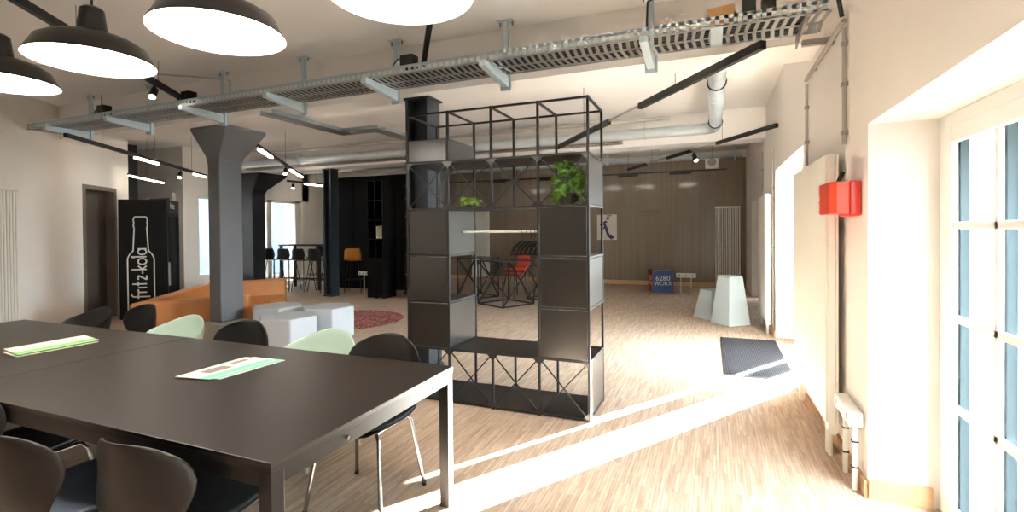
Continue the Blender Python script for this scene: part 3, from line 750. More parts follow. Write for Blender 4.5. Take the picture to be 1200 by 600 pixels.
pipe_run('thin grey conduit dropping beyond the sunlit doorway', [(.76, 7.52, 2.5), (.76, 7.52, .1)], .012, [(.755, 7.52, 2.0), (.755, 7.52, 1.2)])
pipe_run('thin grey conduit at the far end of the right wall', [(.76, 9.0, 2.7), (.76, 9.0, 2.05)], .012, [(.755, 9.0, 2.4)])
tag(obj('cable', MB().tube([(.74, 3.30, 3.34), (.74, 3.36, 3.1), (.735, 3.42, 2.98), (.72, 3.56, 2.85), (.745, 3.6, 2.76)], .013), 'cable_black', smooth=True), 'thick black cable bending down at the end of the cable tray', 'cable')
def power_stand(lab, x0, x1, y0, y1, z0, z1, legs):
    t = thing('power_outlet_stand', lab, 'outlet', ((x0+x1)/2, (y0+y1)/2, 0), 0, 'white outlet stands')
    obj('trunking', MB().box((x0, y0, z0), (x1, y1, z1)), 'white_paint', t, bevel=.008)
    for lx, ly in legs:
        l = obj('leg', MB().cyl((lx, ly, 0), (lx, ly, z0), .014), 'white_paint', t, smooth=True)
        for z in (z0*.35, z0*.75): obj('clip', MB().box((lx-.016, ly-.016, z-.004), (lx+.016, ly+.016, z+.004)), 'cable_black', l)
    o = MB()
    for k in range(3):
        o.cyl((x0-.001, y0+(y1-y0)*(k+.5)/3, (z0+z1)/2), (x0+.004, y0+(y1-y0)*(k+.5)/3, (z0+z1)/2), .02) if (y1-y0) > (x1-x0) else o.cyl((x0+(x1-x0)*(k+.5)/3, y0-.001, (z0+z1)/2), (x0+(x1-x0)*(k+.5)/3, y0+.004, (z0+z1)/2), .022)
    obj('sockets', o, 'grey_plastic', t)
power_stand('white outlet trunking on two pipes under the red alarm box', .70, .77, 3.235, 3.60, .36, .44, [(.735, 3.27), (.735, 3.48)])
power_stand('white outlet stand on two legs beside the blue and red cube', -.76, -.34, 11.75, 11.83, .35, .45, [(-.66, 11.79), (-.44, 11.79)])
power_stand('white outlet stand in front of the black bookcase', -7.62, -7.33, 9.3, 9.38, .44, .53, [(-7.48, 9.34)])

# pedestals, mat, cube
def pedestal(lab, c, w0, w1, h, rz):
    t = thing('pedestal_stool', lab, 'stool', (*c, 0), rz, 'tapered pale pedestals')
    sq = lambda r: [(-r, -r), (r, -r), (r, r), (-r, r)]
    obj('body', MB().prism(sq(w0/2), 0.004, h-.02, sq(w1/2)), 'pedestal_mint', t, bevel=.008, world=False)
    obj('seat', MB().box((-w1/2, -w1/2, h-.02), (w1/2, w1/2, h)), 'pedestal_mint', t, bevel=.006, world=False)
pedestal('tall pale tapered pedestal stool near the right doorway', (.25, 8.22), .40, .25, .74, .72)
pedestal('low pale tapered pedestal stool left of the tall one', (.0, 8.66), .42, .27, .47, .72)
t = thing('door_mat', 'grey ribbed entrance mat on the parquet inside the doorway', 'mat', (.45, 6.3, 0))
m0 = [(.10, 7.18), (.75, 7.18), (.75, 5.35), (.12, 5.35)]
obj('backing', MB().prism(m0[::-1], 0.0005, .008), 'mat_grey', t)
r = MB()
for k in range(34):
    u = (k+.5)/34; r.bar((.105+u*.64, 5.38, .0105), (.095+u*.645, 7.15, .0105), .009, .006)
obj('ribs', r, 'mat_rib', t)
t = thing('promo_cube', 'blue and red cube with white lettering by the dark end wall', 'box', (-1.12, 12.03, 0), .30)
hw = .235; hh = .50
obj('body', MB().box((-hw, -hw, 0), (hw, hw, hh-.012)), 'box_blue', t, bevel=.004, world=False)
obj('red_side', MB().box((-hw-.006, -hw-.001, .003), (-hw, hw, hh-.012)), 'box_red', t, world=False)
obj('lid', MB().box((-hw-.003, -hw-.003, hh-.012), (hw+.003, hw+.003, hh)), 'box_top', t, world=False)
m = MB(); Fm = Matrix(((1, 0, 0, 0), (0, 0, -1, 0), (0, 1, 0, 0), (0, 0, 0, 1)))
text_mesh(m, '6280', .165, Matrix.Translation((0.0, -hw-.003, .315)) @ Fm, .001, .001); text_mesh(m, 'WORX', .128, Matrix.Translation((0.0, -hw-.003, .195)) @ Fm, .001, .001)
obj('lettering', m, 'line_white', t, world=False)
m = MB(); Fs = Matrix(((0, 0, -1, 0), (-1, 0, 0, 0), (0, 1, 0, 0), (0, 0, 0, 1)))
text_mesh(m, '6280', .165, Matrix.Translation((-hw-.009, 0, .315)) @ Fs, .001, .001); text_mesh(m, 'WORX', .128, Matrix.Translation((-hw-.009, 0, .195)) @ Fs, .001, .001)
obj('side_lettering', m, 'line_white', t, world=False)
m = MB(); text_mesh(m, '6280 WORX', .07, Matrix.Translation((0, -.12, hh+.001)), .0008, .003); obj('lid_lettering', m, 'line_white', t, world=False)

# poster and handwriting on the end wall
t = thing('poster', 'white poster with dark purple figure on the end wall', 'poster', (-2.60, 13.19, 1.17))
obj('sheet', MB().box((-2.86, 13.192, 1.17), (-2.34, 13.198, 1.84)), 'paper_white', t)
m = MB()
for pts, r in (([(-2.70, 1.62), (-2.62, 1.5), (-2.6, 1.38), (-2.55, 1.28), (-2.46, 1.2)], .035), ([(-2.78, 1.56), (-2.7, 1.62), (-2.6, 1.66)], .028), ([(-2.66, 1.5), (-2.74, 1.44)], .025), ([(-2.62, 1.74), (-2.54, 1.75)], .03), ([(-2.52, 1.3), (-2.42, 1.22)], .03), ([(-2.6, 1.81), (-2.48, 1.81)], .012)):
    for (a, b), (c, d_) in zip(pts, pts[1:]): m.bar((a, 13.1912, b), (c, 13.1912, d_), r*2, .002, up=(0, 1, 0))
obj('printed_figure', m, 'poster_ink', t)
def scribble(lab, x0, x1, z0, lines, m, h, seed):
    rnd = random.Random(seed); mb = MB()
    for k in range(lines):
        x = x0+rnd.uniform(0, .1); z = z0-k*h*1.6; prev = None
        while x < x1-rnd.uniform(0, .2):
            p = (x, YB-.0012, z+rnd.uniform(-.5, .5)*h)
            if prev and rnd.random() > .12: mb.bar(prev, p, .007, .001, up=(0, 1, 0))
            prev = p; x += rnd.uniform(.012, .035)
    tag(obj('handwriting', mb, m), lab, 'writing', 'handwriting on the end wall')
scribble('faint black handwriting on the end wall right of the poster', -1.75, -1.15, 1.92, 3, 'pen_black', .04, 3)
scribble('black handwriting on the end wall seen above the clothes rail', -5.6, -5.1, 1.87, 4, 'pen_black', .05, 5)
scribble('red brown handwriting on the end wall seen above the clothes rail', -5.05, -4.75, 2.02, 5, 'pen_red', .06, 8)

# ================================================================ PENDANT LAMPS
def pendant(lab, x, y, zr, grp):
    t = thing('pendant_lamp', lab, 'lamp', (x, y, ZC), 0, grp)
    R_ = .305
    prof = [(R_, 0), (R_-.004, .012), (R_-.03, .055), (.255, .095), (.20, .13), (.13, .155), (.075, .165)]
    pin = [(a-.006, b-.004) for a, b in prof]
    obj('shade', MB().lathe(prof, (x, y, zr), 48), 'lamp_black', t, smooth=True)
    obj('reflector', MB().lathe([(R_-.001, .0)]+[(a-.007, b-.004) for a, b in prof[1:]]+[(.0, .158)], (x, y, zr), 48), 'lamp_inside', t, smooth=True)
    obj('neck', MB().lathe([(.073, .16), (.07, .20), (.058, .30), (.04, .315), (.012, .318), (0, .318)], (x, y, zr), 28), 'lamp_black', t, smooth=True)
    obj('diffuser', MB().lathe([(0, .022), (R_-.03, .022), (R_-.034, .028), (0, .028)], (x, y, zr), 48), 'bulb_glow', t)
    obj('cord', MB().cyl((x, y, zr+.316), (x, y, ZC-.02), .006), 'cable_black', t)
    obj('ceiling_rose', MB().lathe([(.0, -.03), (.05, -.028), (.055, 0)], (x, y, ZC), 20), 'lamp_black', t, smooth=True)
    return t
g = 'pendant lamps over the meeting tables'
P1 = pendant('rightmost big black pendant, nearly all cut off by the top edge', -1.20, 1.75, 2.45, g)
dup(P1, (-2.27, 1.75, ZC), 0, 'second big black pendant from the right, its glowing underside cut at the top', g)
dup(P1, (-3.30, 1.75, ZC), 0, 'third big black pendant from the right, whole dome and neck in view', g)
dup(P1, (-4.30, 1.75, ZC), 0, 'leftmost big black pendant, half cut by the left photo edge', g)

# ================================================================ CABLE TRAYS
def tray(mb_b, mb_s, a, b, wid, zb, hs, pitch=.058, chev=True):
    a, b = Vector((*a, zb)), Vector((*b, zb)); d_ = (b-a); L = d_.length; d_ /= L; n = Vector((-d_.y, d_.x, 0))
    for s in (-.5, 0, .5):
        o = n*wid*s*.985; mb_b.bar(a+o, b+o, .03, .003)
    k = pitch/2
    while k < L:
        c = a+d_*k; e = .018 if chev else 0
        mb_b.bar(c-n*wid*.49+d_*e, c, .026, .003); mb_b.bar(c, c+n*wid*.49+d_*e, .026, .003); k += pitch
    for s in (-.5, .5):
        o = n*wid*s
        mb_s.bar(a+o+Vector((0, 0, .009)), b+o+Vector((0, 0, .009)), .003, .02); mb_s.bar(a+o+Vector((0, 0, hs-.012)), b+o+Vector((0, 0, hs-.012)), .003, .026)
        k = .02
        while k < L:
            c = a+d_*k+o; mb_s.bar(c+Vector((0, 0, 0)), c+Vector((0, 0, hs)), .003, .03, up=d_) if False else mb_s.box((c.x-.014, c.y-.0015, zb), (c.x+.014, c.y+.0015, zb+hs), math.atan2(d_.y, d_.x)); k += pitch
TY0, TY1, TZ = 3.71, 4.09, 2.85
t = thing('cable_tray', 'long galvanised perforated cable tray hung across the ceiling', 'cable tray', (-4, 3.9, TZ))
b_, s_ = MB(), MB(); tray(b_, s_, (-8.45, 3.9), (.70, 3.9), TY1-TY0, TZ, .075)
obj('bottom', b_, 'galvanised', t); obj('sides', s_, 'galvanised_light', t)
obj('joint_plate', MB().box((-.005, TY0-.002, TZ-.004), (.075, TY1+.002, TZ-.001)), 'galvanised_light', t)
TX0 = -4.52
t = thing('cable_tray', 'smaller galvanised cable tray branching off backwards in a zigzag', 'cable tray', (-4.5, 5.2, 2.8))
b_, s_ = MB(), MB()
for a, b in (((-4.62, 4.12), (-4.62, 5.45)), ((-4.70, 5.36), (-3.98, 5.36)), ((-4.06, 5.45), (-4.06, 8.1))): tray(b_, s_, a, b, .17, 2.78, .05, .05)
obj('bottom', b_, 'galvanised', t); obj('sides', s_, 'galvanised_light', t)
t = thing('cable_tray', 'galvanised cable tray along the top of the end wall', 'cable tray', (-3, 12.5, 3.08))
b_, s_ = MB(), MB(); tray(b_, s_, (-8, 12.5), (.62, 12.5), .3, 3.09, .08, .08)
obj('bottom', b_, 'galvanised', t); obj('sides', s_, 'galvanised_light', t)
for x in (-7, -4.7, -2.4, .48): obj('hanger', MB().box((x-.02, 12.33, 3.02), (x+.02, 12.35, ZC)), 'galvanised_light', t)
t = thing('cable_tray', 'dark cable tray running behind the silver duct', 'cable tray', (-5, 8.45, 2.93))
b_, s_ = MB(), MB(); tray(b_, s_, (-10, 8.42), (-1.4, 8.42), .2, 2.9, .06, .07)
obj('bottom', b_, 'conduit_grey', t); obj('sides', s_, 'conduit_grey', t)
def bracket(lab, x, xp, g):
    t = thing('tray_bracket', lab, 'bracket', (x, 4.12, 2.8), 0, g)
    h = MB()
    yb = 4.13
    h.loft([[(x-.03, y, 2.847-hh), (x+.03, y, 2.847-hh), (x+.03, y, 2.847), (x-.03, y, 2.847)] for y, hh in ((3.64, .05), (yb, .10))])
    obj('arm', h, 'galvanised_light', t, bevel=.003)
    obj('flange', MB().box((x-.05, yb, 2.72), (x+.05, yb+.008, 2.90)), 'galvanised_light', t)
    pm = MB().box((x-.022, yb+.008, 2.72), (x-.019, yb+.05, ZC-.006)).box((x+.019, yb+.008, 2.72), (x+.022, yb+.05, ZC-.006)).box((x-.022, yb+.008, 2.72), (x+.022, yb+.011, ZC-.006))
    obj('post', pm, 'galvanised_light', t)
    obj('head_plate', MB().box((x-.075, yb-.02, ZC-.006), (x+.075, yb+.07, ZC)), 'galvanised_light', t)
    for s in (-1, 1): obj('bolt', MB().cyl((x+s*.06, yb+.03, ZC-.04), (x+s*.06, yb+.03, ZC-.006), .008), 'chrome', t, smooth=True)
BR = [(-7.9, 'leftmost'), (-6.65, 'second from left'), (-5.33, 'third from left'), (-4.10, 'fourth from left'), (-2.90, 'fifth from left'), (-1.72, 'sixth from left'), (-.45, 'seventh from left')]
for x, w_ in BR: bracket('galvanised tray bracket with ceiling post, %s under the long tray' % w_, x, x, 'brackets under the long cable tray')
t = thing('tray_bracket', 'galvanised wall bracket carrying the right end of the long tray', 'bracket', (.62, 3.9, 2.8), 0, 'brackets under the long cable tray')
obj('arm', MB().loft([[(.565, y, 2.847-hh), (.575, y, 2.847-hh), (.575, y, 2.847), (.565, y, 2.847)] for y, hh in ((3.68, .03), (4.12, .09))]).box((.575, 3.68, 2.84), (.60, 4.12, 2.8465)), 'galvanised', t)
obj('wall_strut', MB().box((.60, 4.06, 2.76), (.777, 4.10, 2.80)), 'galvanised', t)
for k, (yy, z) in enumerate(((3.745, .017), (3.785, .017), (3.825, .017), (3.862, .017), (3.942, .017), (3.98, .017), (4.018, .017), (4.055, .017))):
    pts = [(-8.42+i*.75, yy+.004*math.sin(i*1.7+k), TZ+z) for i in range(13)]
    tag(obj('cable', MB().tube(pts, .014, 6), 'cable_black', smooth=True), 'black cable lying along the long galvanised tray', 'cable', 'cables lying in the long tray')
def power_box(lab, x, y, z, w_=.12, h=.11):
    t = thing('power_supply_box', lab, 'box', (x, y, z), 0, 'black boxes sitting on the long tray')
    obj('case', MB().box((x-w_/2, y-.05, z), (x+w_/2, y+.05, z+h)), 'cable_black', t, bevel=.004)
    if w_ > .1: obj('lead', MB().tube([(x-w_/2, y, z+h*.6), (x-w_/2-.05, y, z+h*.9), (x-w_/2-.09, y-.02, z+h*.4), (x-w_/2-.09, y-.03, z)], .007, 6), 'cable_black', t, smooth=True)
for x, l in ((-6.95, 'black power box on the tray below the leftmost pendant'), (-5.42, 'black power box on the tray above the flared column'), (-2.52, 'black power box on the tray under the short vertical track'), (.24, 'left black box of two at the right end of the tray'), (.36, 'right black box of two at the right end of the tray')):
    power_box(l, x, 3.80, TZ+.076, .085 if x > 0 else .13)
m = MB().loft([[(-.03, 3.79, TZ+.02), (-.03, 3.795, TZ+.02), (-.03, 3.795, TZ+.165), (-.03, 3.79, TZ+.165)], [(.15, 3.79, TZ+.02), (.15, 3.795, TZ+.02), (.15, 3.795, TZ+.18), (.15, 3.79, TZ+.18)]])
tag(obj('cardboard_piece', m, 'cardboard'), 'brown cardboard piece standing on the cable tray', 'cardboard')
tag(obj('cable', MB().tube([(-.44, 4.1, ZC-.01), (-.43, 4.05, ZC-.08), (-.45, 3.92, 3.2), (-.45, 3.86, 3.05), (-.45, 3.85, 2.94)], .008), 'cable_black', smooth=True), 'thin black cable dropping from the ceiling onto the tray', 'cable')

# ducts
t = thing('air_duct', 'silver spiral air duct with an elbow under the ceiling', 'duct', (-4, 8.2, 2.98))
m = MB().tube([(-10.2, 8.2, 2.99), (-.2, 8.2, 2.99), (-.06, 8.18, 2.99), (.02, 8.12, 2.99), (.05, 8.0, 2.99), (.05, 7.8, 2.99), (.05, 4.81, 2.99)], .085, 20)
obj('pipe', m, 'duct_steel', t, smooth=True)
obj('seam', MB().tube([(.05+.087*math.cos(a*PI/6), 4.9+a*.2/12, 2.99+.087*math.sin(a*PI/6)) for a in range(175)], .0035, 4), 'duct_steel', t)
obj('seam', MB().tube([(-10.1+a*.2/12, 8.2+.087*math.cos(a*PI/6), 2.99+.087*math.sin(a*PI/6)) for a in range(590)], .0035, 4), 'duct_steel', t)
for p in ((.05, 5.6), (.05, 7.7)):
    obj('clamp', MB().tube([(p[0]+.092*math.cos(a*PI/10), p[1], 2.99+.092*math.sin(a*PI/10)) for a in range(20)], .008, 6, closed=True).cyl((p[0], p[1], 3.08), (p[0], p[1], ZC-.002), .006), 'cable_black', t)
for x in (-8.2, -5.6, -3.2, -1.0):
    obj('clamp', MB().tube([(x, 8.2+.092*math.cos(a*PI/10), 2.99+.092*math.sin(a*PI/10)) for a in range(20)], .008, 6, closed=True).cyl((x, 8.2, 3.08), (x, 8.2, ZC-.002), .006), 'galvanised_light', t)
tag(obj('pipe', MB().tube([(-10.2, 7.9, 3.15), (-.6, 7.9, 3.15)], .03, 12), 'conduit_grey', smooth=True), 'thin grey pipe in front of the silver air duct', 'pipe')
tag(obj('pipe', MB().tube([(-10.5, 10.6, 3.1), (-1.0, 10.6, 3.1)], .06, 14), 'duct_steel', smooth=True), 'silver pipe above the black bookcase', 'pipe')
tag(obj('ceiling_wire', MB().tube([(-7.3, 2.6, 3.28), (-6.3, 3.4, 3.28), (-6.2, 3.5, 3.28), (-5.45, 4.2, 3.3), (-5.35, 4.26, 3.28), (-5.35, 4.26, 2.93)], .009, 6), 'conduit_grey', smooth=True), 'thin cable conduit under the ceiling left of the tray posts', 'cable')
t = thing('ceiling_speaker', 'white square ceiling box with a grey round grille by the end wall', 'speaker', (.01, 12.0, 2.86))
obj('case', MB().box((-.14, 11.9, 2.80), (.14, 12.14, 3.02)), 'white_paint', t, bevel=.01)
obj('grille', MB().cyl((0, 11.895, 2.93), (0, 11.905, 2.93), .09), 'grey_plastic', t)
obj('rod', MB().cyl((0, 12.02, 3.02), (0, 12.02, ZC), .008), 'conduit_grey', t)

# ================================================================ LIGHT TRACKS
def track(lab, a, b, z, segs, spots=(), thin=(), w_=.034, h=.05, hang=2, glow='strip_glow'):
    """segs: list of (u0,u1) lit strips; thin: (u0,u1) stretches that are only a slim rod; spots: (u, tilt azimuth)"""
    a, b = Vector((*a, z)), Vector((*b, z)); P = lambda u: a+(b-a)*u
    t = thing('track_light', lab, 'track light', P(.5), 0, 'black linear track lights')
    cur = 0.; parts = []
    for u0, u1 in sorted(thin):
        parts.append((cur, u0)); cur = u1
    parts.append((cur, 1.))
    for u0, u1 in parts: obj('rail', MB().bar(P(u0), P(u1), w_, h), 'black_powder', t, bevel=.003)
    for u0, u1 in thin: obj('rod', MB().bar(P(u0)+Vector((0, 0, .012)), P(u1)+Vector((0, 0, .012)), .012, .02), 'conduit_grey', t)
    for u0, u1 in segs:
        obj('light_strip', MB().bar(P(u0)-Vector((0, 0, h/2+.012)), P(u1)-Vector((0, 0, h/2+.012)), w_*1.1, .026), glow, t)
    for u in spots:
        c = P(u); hd_ = obj('spot_head', MB().cyl(c-Vector((0, 0, .035)), c-Vector((0, 0, .09)), .012).cyl(c+Vector((0.0, .0, -.08)), c+Vector((.035, -.05, -.175)), .035, .038), 'black_powder', t, smooth=True)
        obj('spot_lens', MB().cyl(c+Vector((.0352, -.0503, -.1755)), c+Vector((.037, -.052, -.18)), .03), 'spot_glow', hd_)
    for k in range(hang):
        c = P((k+.5)/hang); obj('wire', MB().cyl(c+Vector((0, 0, h/2)), (c.x, c.y, ZC), .003, n=6), 'cable_black', t)
    return t
track('black track diagonal under the ceiling right of the shelf', (.33, 3.80), (-2.20, 7.33), 2.72, [], [], [(.40, .57)], .05, .06)
track('black track pointing at the speaker box near the far right wall', (.74, 6.86), (-1.66, 10.74), 2.72, [], [.42], [(.28, .44), (.62, .80)], .045, .05)
tb = track('black track along the end wall with wall washers', (-8.0, 11.6), (.30, 11.55), 2.72, [], [], [], .03, .035, 6)
for u0 in (-5.3, -4.0, -2.95, -2.02, -.88):
    ho = obj('washer', MB().box((u0, 11.55, 2.655), (u0+.46, 11.60, 2.70)), 'black_powder', tb)
    obj('washer_glow', MB().box((u0+.02, 11.60, 2.66), (u0+.44, 11.606, 2.695)), 'strip_glow', ho)
track('black track from the leftmost pendant to the tray', (-4.455, 1.88), (-6.05, 4.2), 3.1, [], [.72], [], .05, .06)
track('short black track from the rightmost pendant to the tray', (-2.02, 3.34), (-2.62, 4.2), 3.1, [], [], [], .045, .06, 1)
track('black lit track right of the flared column capital', (-6.12, 5.29), (-8.75, 8.83), 2.72, [(.03, .22), (.62, .74), (.80, .93)], [.50], [], .045, .05, 1)
track('short black track above the left end of the tray', (-9.0, 3.45), (-9.62, 4.3), 3.1, [], [], [], .045, .06, 1)
track('black lit track passing the free end of the left wall', (-7.26, 3.55), (-9.94, 7.32), 2.66, [(.36, .52), (.86, .98)], [.72], [], .045, .05, 3)
track('slim lit strip in the corridor above the drinks fridge', (-9.54, 5.57), (-10.37, 6.72), 2.5, [(.02, .98)], [], [], .03, .03, 1, 'strip_soft')
track('short black track with spots and an added lit strip by the window wall', (-9.75, 9.3), (-9.75, 11.2), 2.72, [(.3, .7)], [.1, .9], [], .04, .045, 1)  # lit strip between the spots is added to brighten the wall

# ================================================================ BOOKCASE AND BACK LEFT
t = thing('bookcase', 'tall black bookcase tower holding a few pale books', 'bookcase', (-6.95, 9.2, 0))
bx0, bx1, by0, by1, bh = -6.98, -6.58, 8.84, 9.3, 2.58
for x in (bx0, (bx0+bx1)/2, bx1): obj('upright', MB().box((x-.012, by0, 0), (x+.012, by1, bh)), 'cupboard_black', t)
for z in (.03, .45, .86, 1.28, 1.7, 2.12, 2.56): obj('shelf_board', MB().box((bx0, by0, z-.012), (bx1, by1, z+.012)), 'cupboard_black', t)
obj('back_panel', MB().box((bx0, by1-.006, 0), (bx1, by1+.006, bh)), 'matt_black', t)
for k in range(2):
    obj('door', MB().box((bx0+.012+k*.2, by0-.004, .05), (bx0+.188+k*.2, by0+.01, .44)), 'cupboard_black', t, bevel=.003); obj('door', MB().box((bx0+.012+k*.2, by0-.004, .46), (bx0+.188+k*.2, by0+.01, .85)), 'cupboard_black', t, bevel=.003)
t = thing('open_shelving', 'black open shelf frame right behind the bookcase tower', 'shelf', (-6.4, 9.9, 0))
for x in (-6.56, -6.2, -5.8):
    for y in (9.6, 10.0): obj('post', MB().box((x-.012, y-.012, 0), (x+.012, y+.012, 2.5)), 'black_steel', t)
for z in (.04, .45, .9, 1.35, 1.8, 2.2, 2.49): obj('shelf_board', MB().box((-6.57, 9.6, z-.012), (-5.79, 10.0, z+.012)), 'board_black', t)
obj('back_panel', MB().box((-6.55, 9.985, .9), (-5.8, 9.995, 1.8)), 'board_black', t)
for k, (m_, hgt, w_) in enumerate((('book_cream', .27, .022), ('paper_white', .25, .02), ('book_grey', .28, .02), ('book_olive', .27, .022), ('book_cream', .26, .02), ('paper_white', .28, .022), ('book_grey', .27, .02))):
    x = -6.754+.024*k
    lab = ['leftmost cream book', 'thin white book second from left', 'first grey book, third from left', 'olive book', 'cream book right of the olive one', 'tall white book', 'rightmost grey book'][k]+' on the black bookcase shelf'
    tb_ = thing('book', lab, 'book', (x, 8.95, 1.292), 0, 'books on the black bookcase')
    obj('cover', MB().box((x-w_/2, 8.87, 1.2925), (x+w_/2, 9.05, 1.2925+hgt)), m_, tb_, bevel=.002)
    obj('page_block', MB().box((x-w_/2+.004, 8.88, 1.2925+hgt), (x+w_/2-.004, 9.045, 1.294+hgt)), 'paper_white', tb_)
t = thing('cupboard_wall', 'black full height cupboard behind the orange bar stool', 'cupboard', (-8.2, 10.4, 0))
obj('carcass', MB().box((-9.05, 10.22, 0), (-6.7, 10.8, 2.84)), 'matt_black', t)
for k in range(4): obj('door', MB().box((-9.04+k*.585, 10.195, .08), (-8.465+k*.585, 10.22, 2.82)), 'cupboard_black', t, bevel=.004)

# bar tables and stools
def bar_table(lab, x0, x1, y0, y1, h=1.13):
    t = thing('bar_table', lab, 'table', ((x0+x1)/2, (y0+y1)/2, 0), 0, 'black bar tables')
    obj('table_top', MB().box((x0, y0, h-.035), (x1, y1, h)), 'board_black', t, bevel=.004)
    for x in (x0+.05, x1-.05):
        for y in (y0+.05, y1-.05): obj('leg', MB().box((x-.03, y-.03, 0), (x+.03, y+.03, h-.035)), 'black_powder', t)
    obj('foot_rail', MB().bar((x0+.05, (y0+y1)/2, .25), (x1-.05, (y0+y1)/2, .25), .03).bar((x0+.05, y0+.05, .25), (x0+.05, y1-.05, .25), .03).bar((x1-.05, y0+.05, .25), (x1-.05, y1-.05, .25), .03), 'black_powder', t)
def bar_stool(lab, loc, rz, m, grp):
    t = thing('bar_stool', lab, 'bar stool', loc, rz, grp)
    prof = [(.19, .74), (.17, .755), (.0, .75), (-.14, .755), (-.185, .79), (-.205, .88), (-.22, .99), (-.225, 1.05)]
    hw_ = [.17, .19, .20, .20, .195, .20, .19, .155]
    rows = [[(h*(-1+i/4), y+(.05*abs(-1+i/4)**2 if z > .8 else 0), z+(.012*(-1+i/4)**2 if z < .8 else 0)) for i in range(9)] for (y, z), h in zip(prof, hw_)]
    obj('shell', MB().grid(rows), m, t, smooth=True, solid=.014, world=False)
    for a in (-1, 1):
        for b in (-1, 1): obj('leg', MB().tube([(a*.11, b*.11, .745), (a*.2, b*.2, 0)], .010, 8), 'black_powder', t, smooth=True, world=False)
    k = .165
    obj('foot_ring', MB().bar((-k, -k, .3), (k, -k, .3), .014).bar((k, -k, .3), (k, k, .3), .014).bar((k, k, .3), (-k, k, .3), .014).bar((-k, k, .3), (-k, -k, .3), .014), 'black_powder', t, world=False)
    return t
bar_table('black bar table in front of the tall bluish window', -10.35, -9.0, 9.55, 10.1)
g = 'bar stools at the back left'
s0 = bar_stool('black bar stool, leftmost at the bar table', (-10.2, 9.28, 0), 0., 'chair_plastic', g)
for x, y, rz, l in ((-9.73, 9.3, 0, 'black bar stool, second from left at the bar table'), (-9.26, 9.3, 0, 'black bar stool, third from left at the bar table'), (-8.79, 9.33, .0, 'black bar stool half hidden left of the dark steel column'),
                (-9.9, 10.4, PI, 'black bar stool behind the left end of the bar table'), (-9.4, 10.4, PI-.1, 'black bar stool behind the right end of the bar table')):
    dup(s0, (x, y, 0), rz, l, g)
bar_stool('orange bar stool right of the dark steel column', (-7.98, 9.62, 0), .45, 'orange_shell', g)
dup(s0, (-7.35, 9.75, 0), .45, 'black bar stool in shade right of the orange one', g)

# wire tables with stools behind the shelf
def wire_table(lab, x, y, w0, h, rz, grp):
    t = thing('wire_table', lab, 'table', (x, y, 0), rz, grp)
    n = 4; ring = lambda r, z, o=0: [(r*math.cos(2*PI*k/n+o), r*math.sin(2*PI*k/n+o), z) for k in range(n)]
    A, B = ring(w0, .02), ring(w0, h-.02)
    obj('top', MB().prism([(a[0], a[1]) for a in ring(w0+.02, 0)], h-.02, h), 'board_black', t, world=False)
    for k in range(n):
        obj('upright', MB().bar(A[k], B[k], .026), 'black_steel', t, world=False)
        obj('strut', MB().bar(A[k], B[(k+1) % n], .022), 'black_steel', t, world=False)
        obj('lower_rail', MB().bar(A[k], A[(k+1) % n], .026), 'black_steel', t, world=False)
    return t
g = 'black wire frame tables behind the shelf'
wire_table('tall black wire frame table nearest, seen through the open shelf bay', -3.76, 8.95, .55, .87, -1.27, g)
wire_table('lower black wire frame table right behind the tall one', -3.25, 9.95, .42, .72, -1.0, g)
wire_table('tall black wire frame table at the left behind the shelf', -4.75, 9.75, .45, .87, .3, g)
def red_chair(lab, loc, rz, h, grp):
    t = thing('red_chair', lab, 'chair', loc, rz, grp)
    prof = [(.2, h-.01), (.17, h), (0, h-.01), (-.17, h), (-.21, h+.06), (-.23, h+.2), (-.25, h+.36)]
    rows = [[(w_*(-1+i/4), y, z) for i in range(9)] for (y, z), w_ in zip(prof, (.18, .21, .22, .21, .21, .21, .19))]
    obj('shell', MB().grid(rows), 'red_seat', t, smooth=True, solid=.014, world=False)
    for a in (-1, 1):
        for b in (-1, 1): obj('leg', MB().tube([(a*.12, b*.12, h-.005), (a*.21, b*.21, 0)], .011, 8), 'black_powder', t, smooth=True, world=False)
    return t
g = 'red chairs among the wire tables'
rc = red_chair('upper red chair behind the tall wire frame table', (-3.95, 9.95, 0), 2.6, .62, g)
dup(rc, (-3.5, 10.75, 0), 2.9, 'red chair right of the other one, beside the shelf panel', g)
red_chair('low red chair glimpsed inside the wire frames', (-4.3, 10.7, 0), 2.4, .45, g)
t = thing('flip_chart', 'pale flip chart sheet on a stand behind the red chairs', 'flip chart', (-3.35, 11.6, 0))
obj('sheet', MB().box((-3.75, 11.6, .70), (-3.15, 11.62, 1.15)), 'paper_white', t); 
for x in (-3.7, -3.2): obj('leg', MB().cyl((x, 11.63, 0), (x, 11.63, 1.15), .014), 'grey_plastic', t)

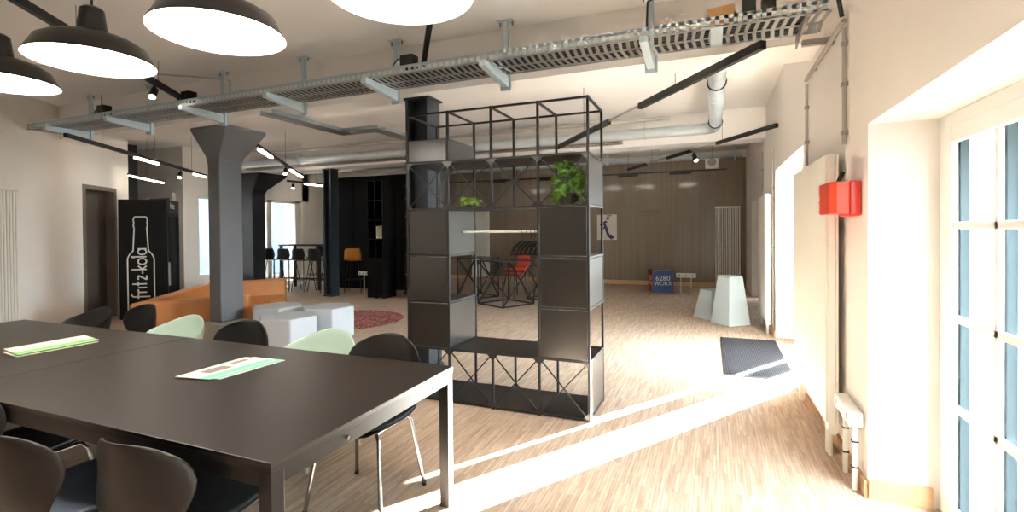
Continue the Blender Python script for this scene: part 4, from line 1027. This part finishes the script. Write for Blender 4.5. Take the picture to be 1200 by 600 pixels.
# ================================================================ LIGHT
sun = bpy.data.lights.new('sun', 'SUN'); sun.energy = 120.; sun.angle = math.radians(.6); sun.color = (1., .97, .93)
so = bpy.data.objects.new('sun', sun); COL.objects.link(so)
el = math.radians(22); dv = Vector((-.55*math.cos(el), -.835*math.cos(el), -math.sin(el)))
so.rotation_euler = dv.to_track_quat('-Z', 'Y').to_euler(); so.location = (5, 12, 5)
W = bpy.data.worlds.new('world'); SC.world = W; W.use_nodes = True
bg = W.node_tree.nodes['Background']; bg.inputs[0].default_value = (.85, .93, 1., 1); bg.inputs[1].default_value = 21.
def portal(nm, x, y0, y1, z0, z1, sgn):
    l = bpy.data.lights.new(nm, 'AREA'); l.shape = 'RECTANGLE'; l.size = y1-y0; l.size_y = z1-z0
    o = bpy.data.objects.new(nm, l); COL.objects.link(o); o.location = (x, (y0+y1)/2, (z0+z1)/2)
    o.rotation_euler = Vector((sgn, 0, 0)).to_track_quat('-Z', 'Y').to_euler(); l.cycles.is_portal = True
for i, (a, b, z0, z1) in enumerate(OPEN): portal('daylight_portal', XE+.02, a, b, z0, z1, -1)

SC.cycles.max_bounces = 10; SC.cycles.diffuse_bounces = 6; SC.cycles.caustics_reflective = False; SC.cycles.caustics_refractive = False
SC.cycles.use_denoising = True
SC.cycles.sample_clamp_indirect = 8

# ================================================================ CAMERA
f, yaw, pit, rol = 580.25, .384147, .010697, -.0082887
c, s = math.cos, math.sin
Rz = Matrix(((c(rol), -s(rol), 0), (s(rol), c(rol), 0), (0, 0, 1)))
Rx = Matrix(((1, 0, 0), (0, c(pit), -s(pit)), (0, s(pit), c(pit))))
Ry = Matrix(((c(yaw), 0, s(yaw)), (0, 1, 0), (-s(yaw), 0, c(yaw))))
M = Rz @ Rx @ Ry @ Matrix(((1, 0, 0), (0, 0, -1), (0, 1, 0)))
cam = bpy.data.cameras.new('camera'); co = bpy.data.objects.new('camera', cam); COL.objects.link(co); SC.camera = co
r0, r1, r2 = M[0], -M[1], -M[2]
co.matrix_world = Matrix.Translation((0, 0, 1.47)) @ Matrix((r0, r1, r2)).transposed().to_4x4()
cam.sensor_width = 36; cam.lens = f/1200*36; cam.shift_x = 0; cam.shift_y = -25/1200; cam.clip_start = .05; cam.clip_end = 200
vs = SC.view_settings; vs.view_transform = 'Standard'; vs.look = 'None'; vs.exposure = 1.88; vs.gamma = 1; vs.use_curve_mapping = False
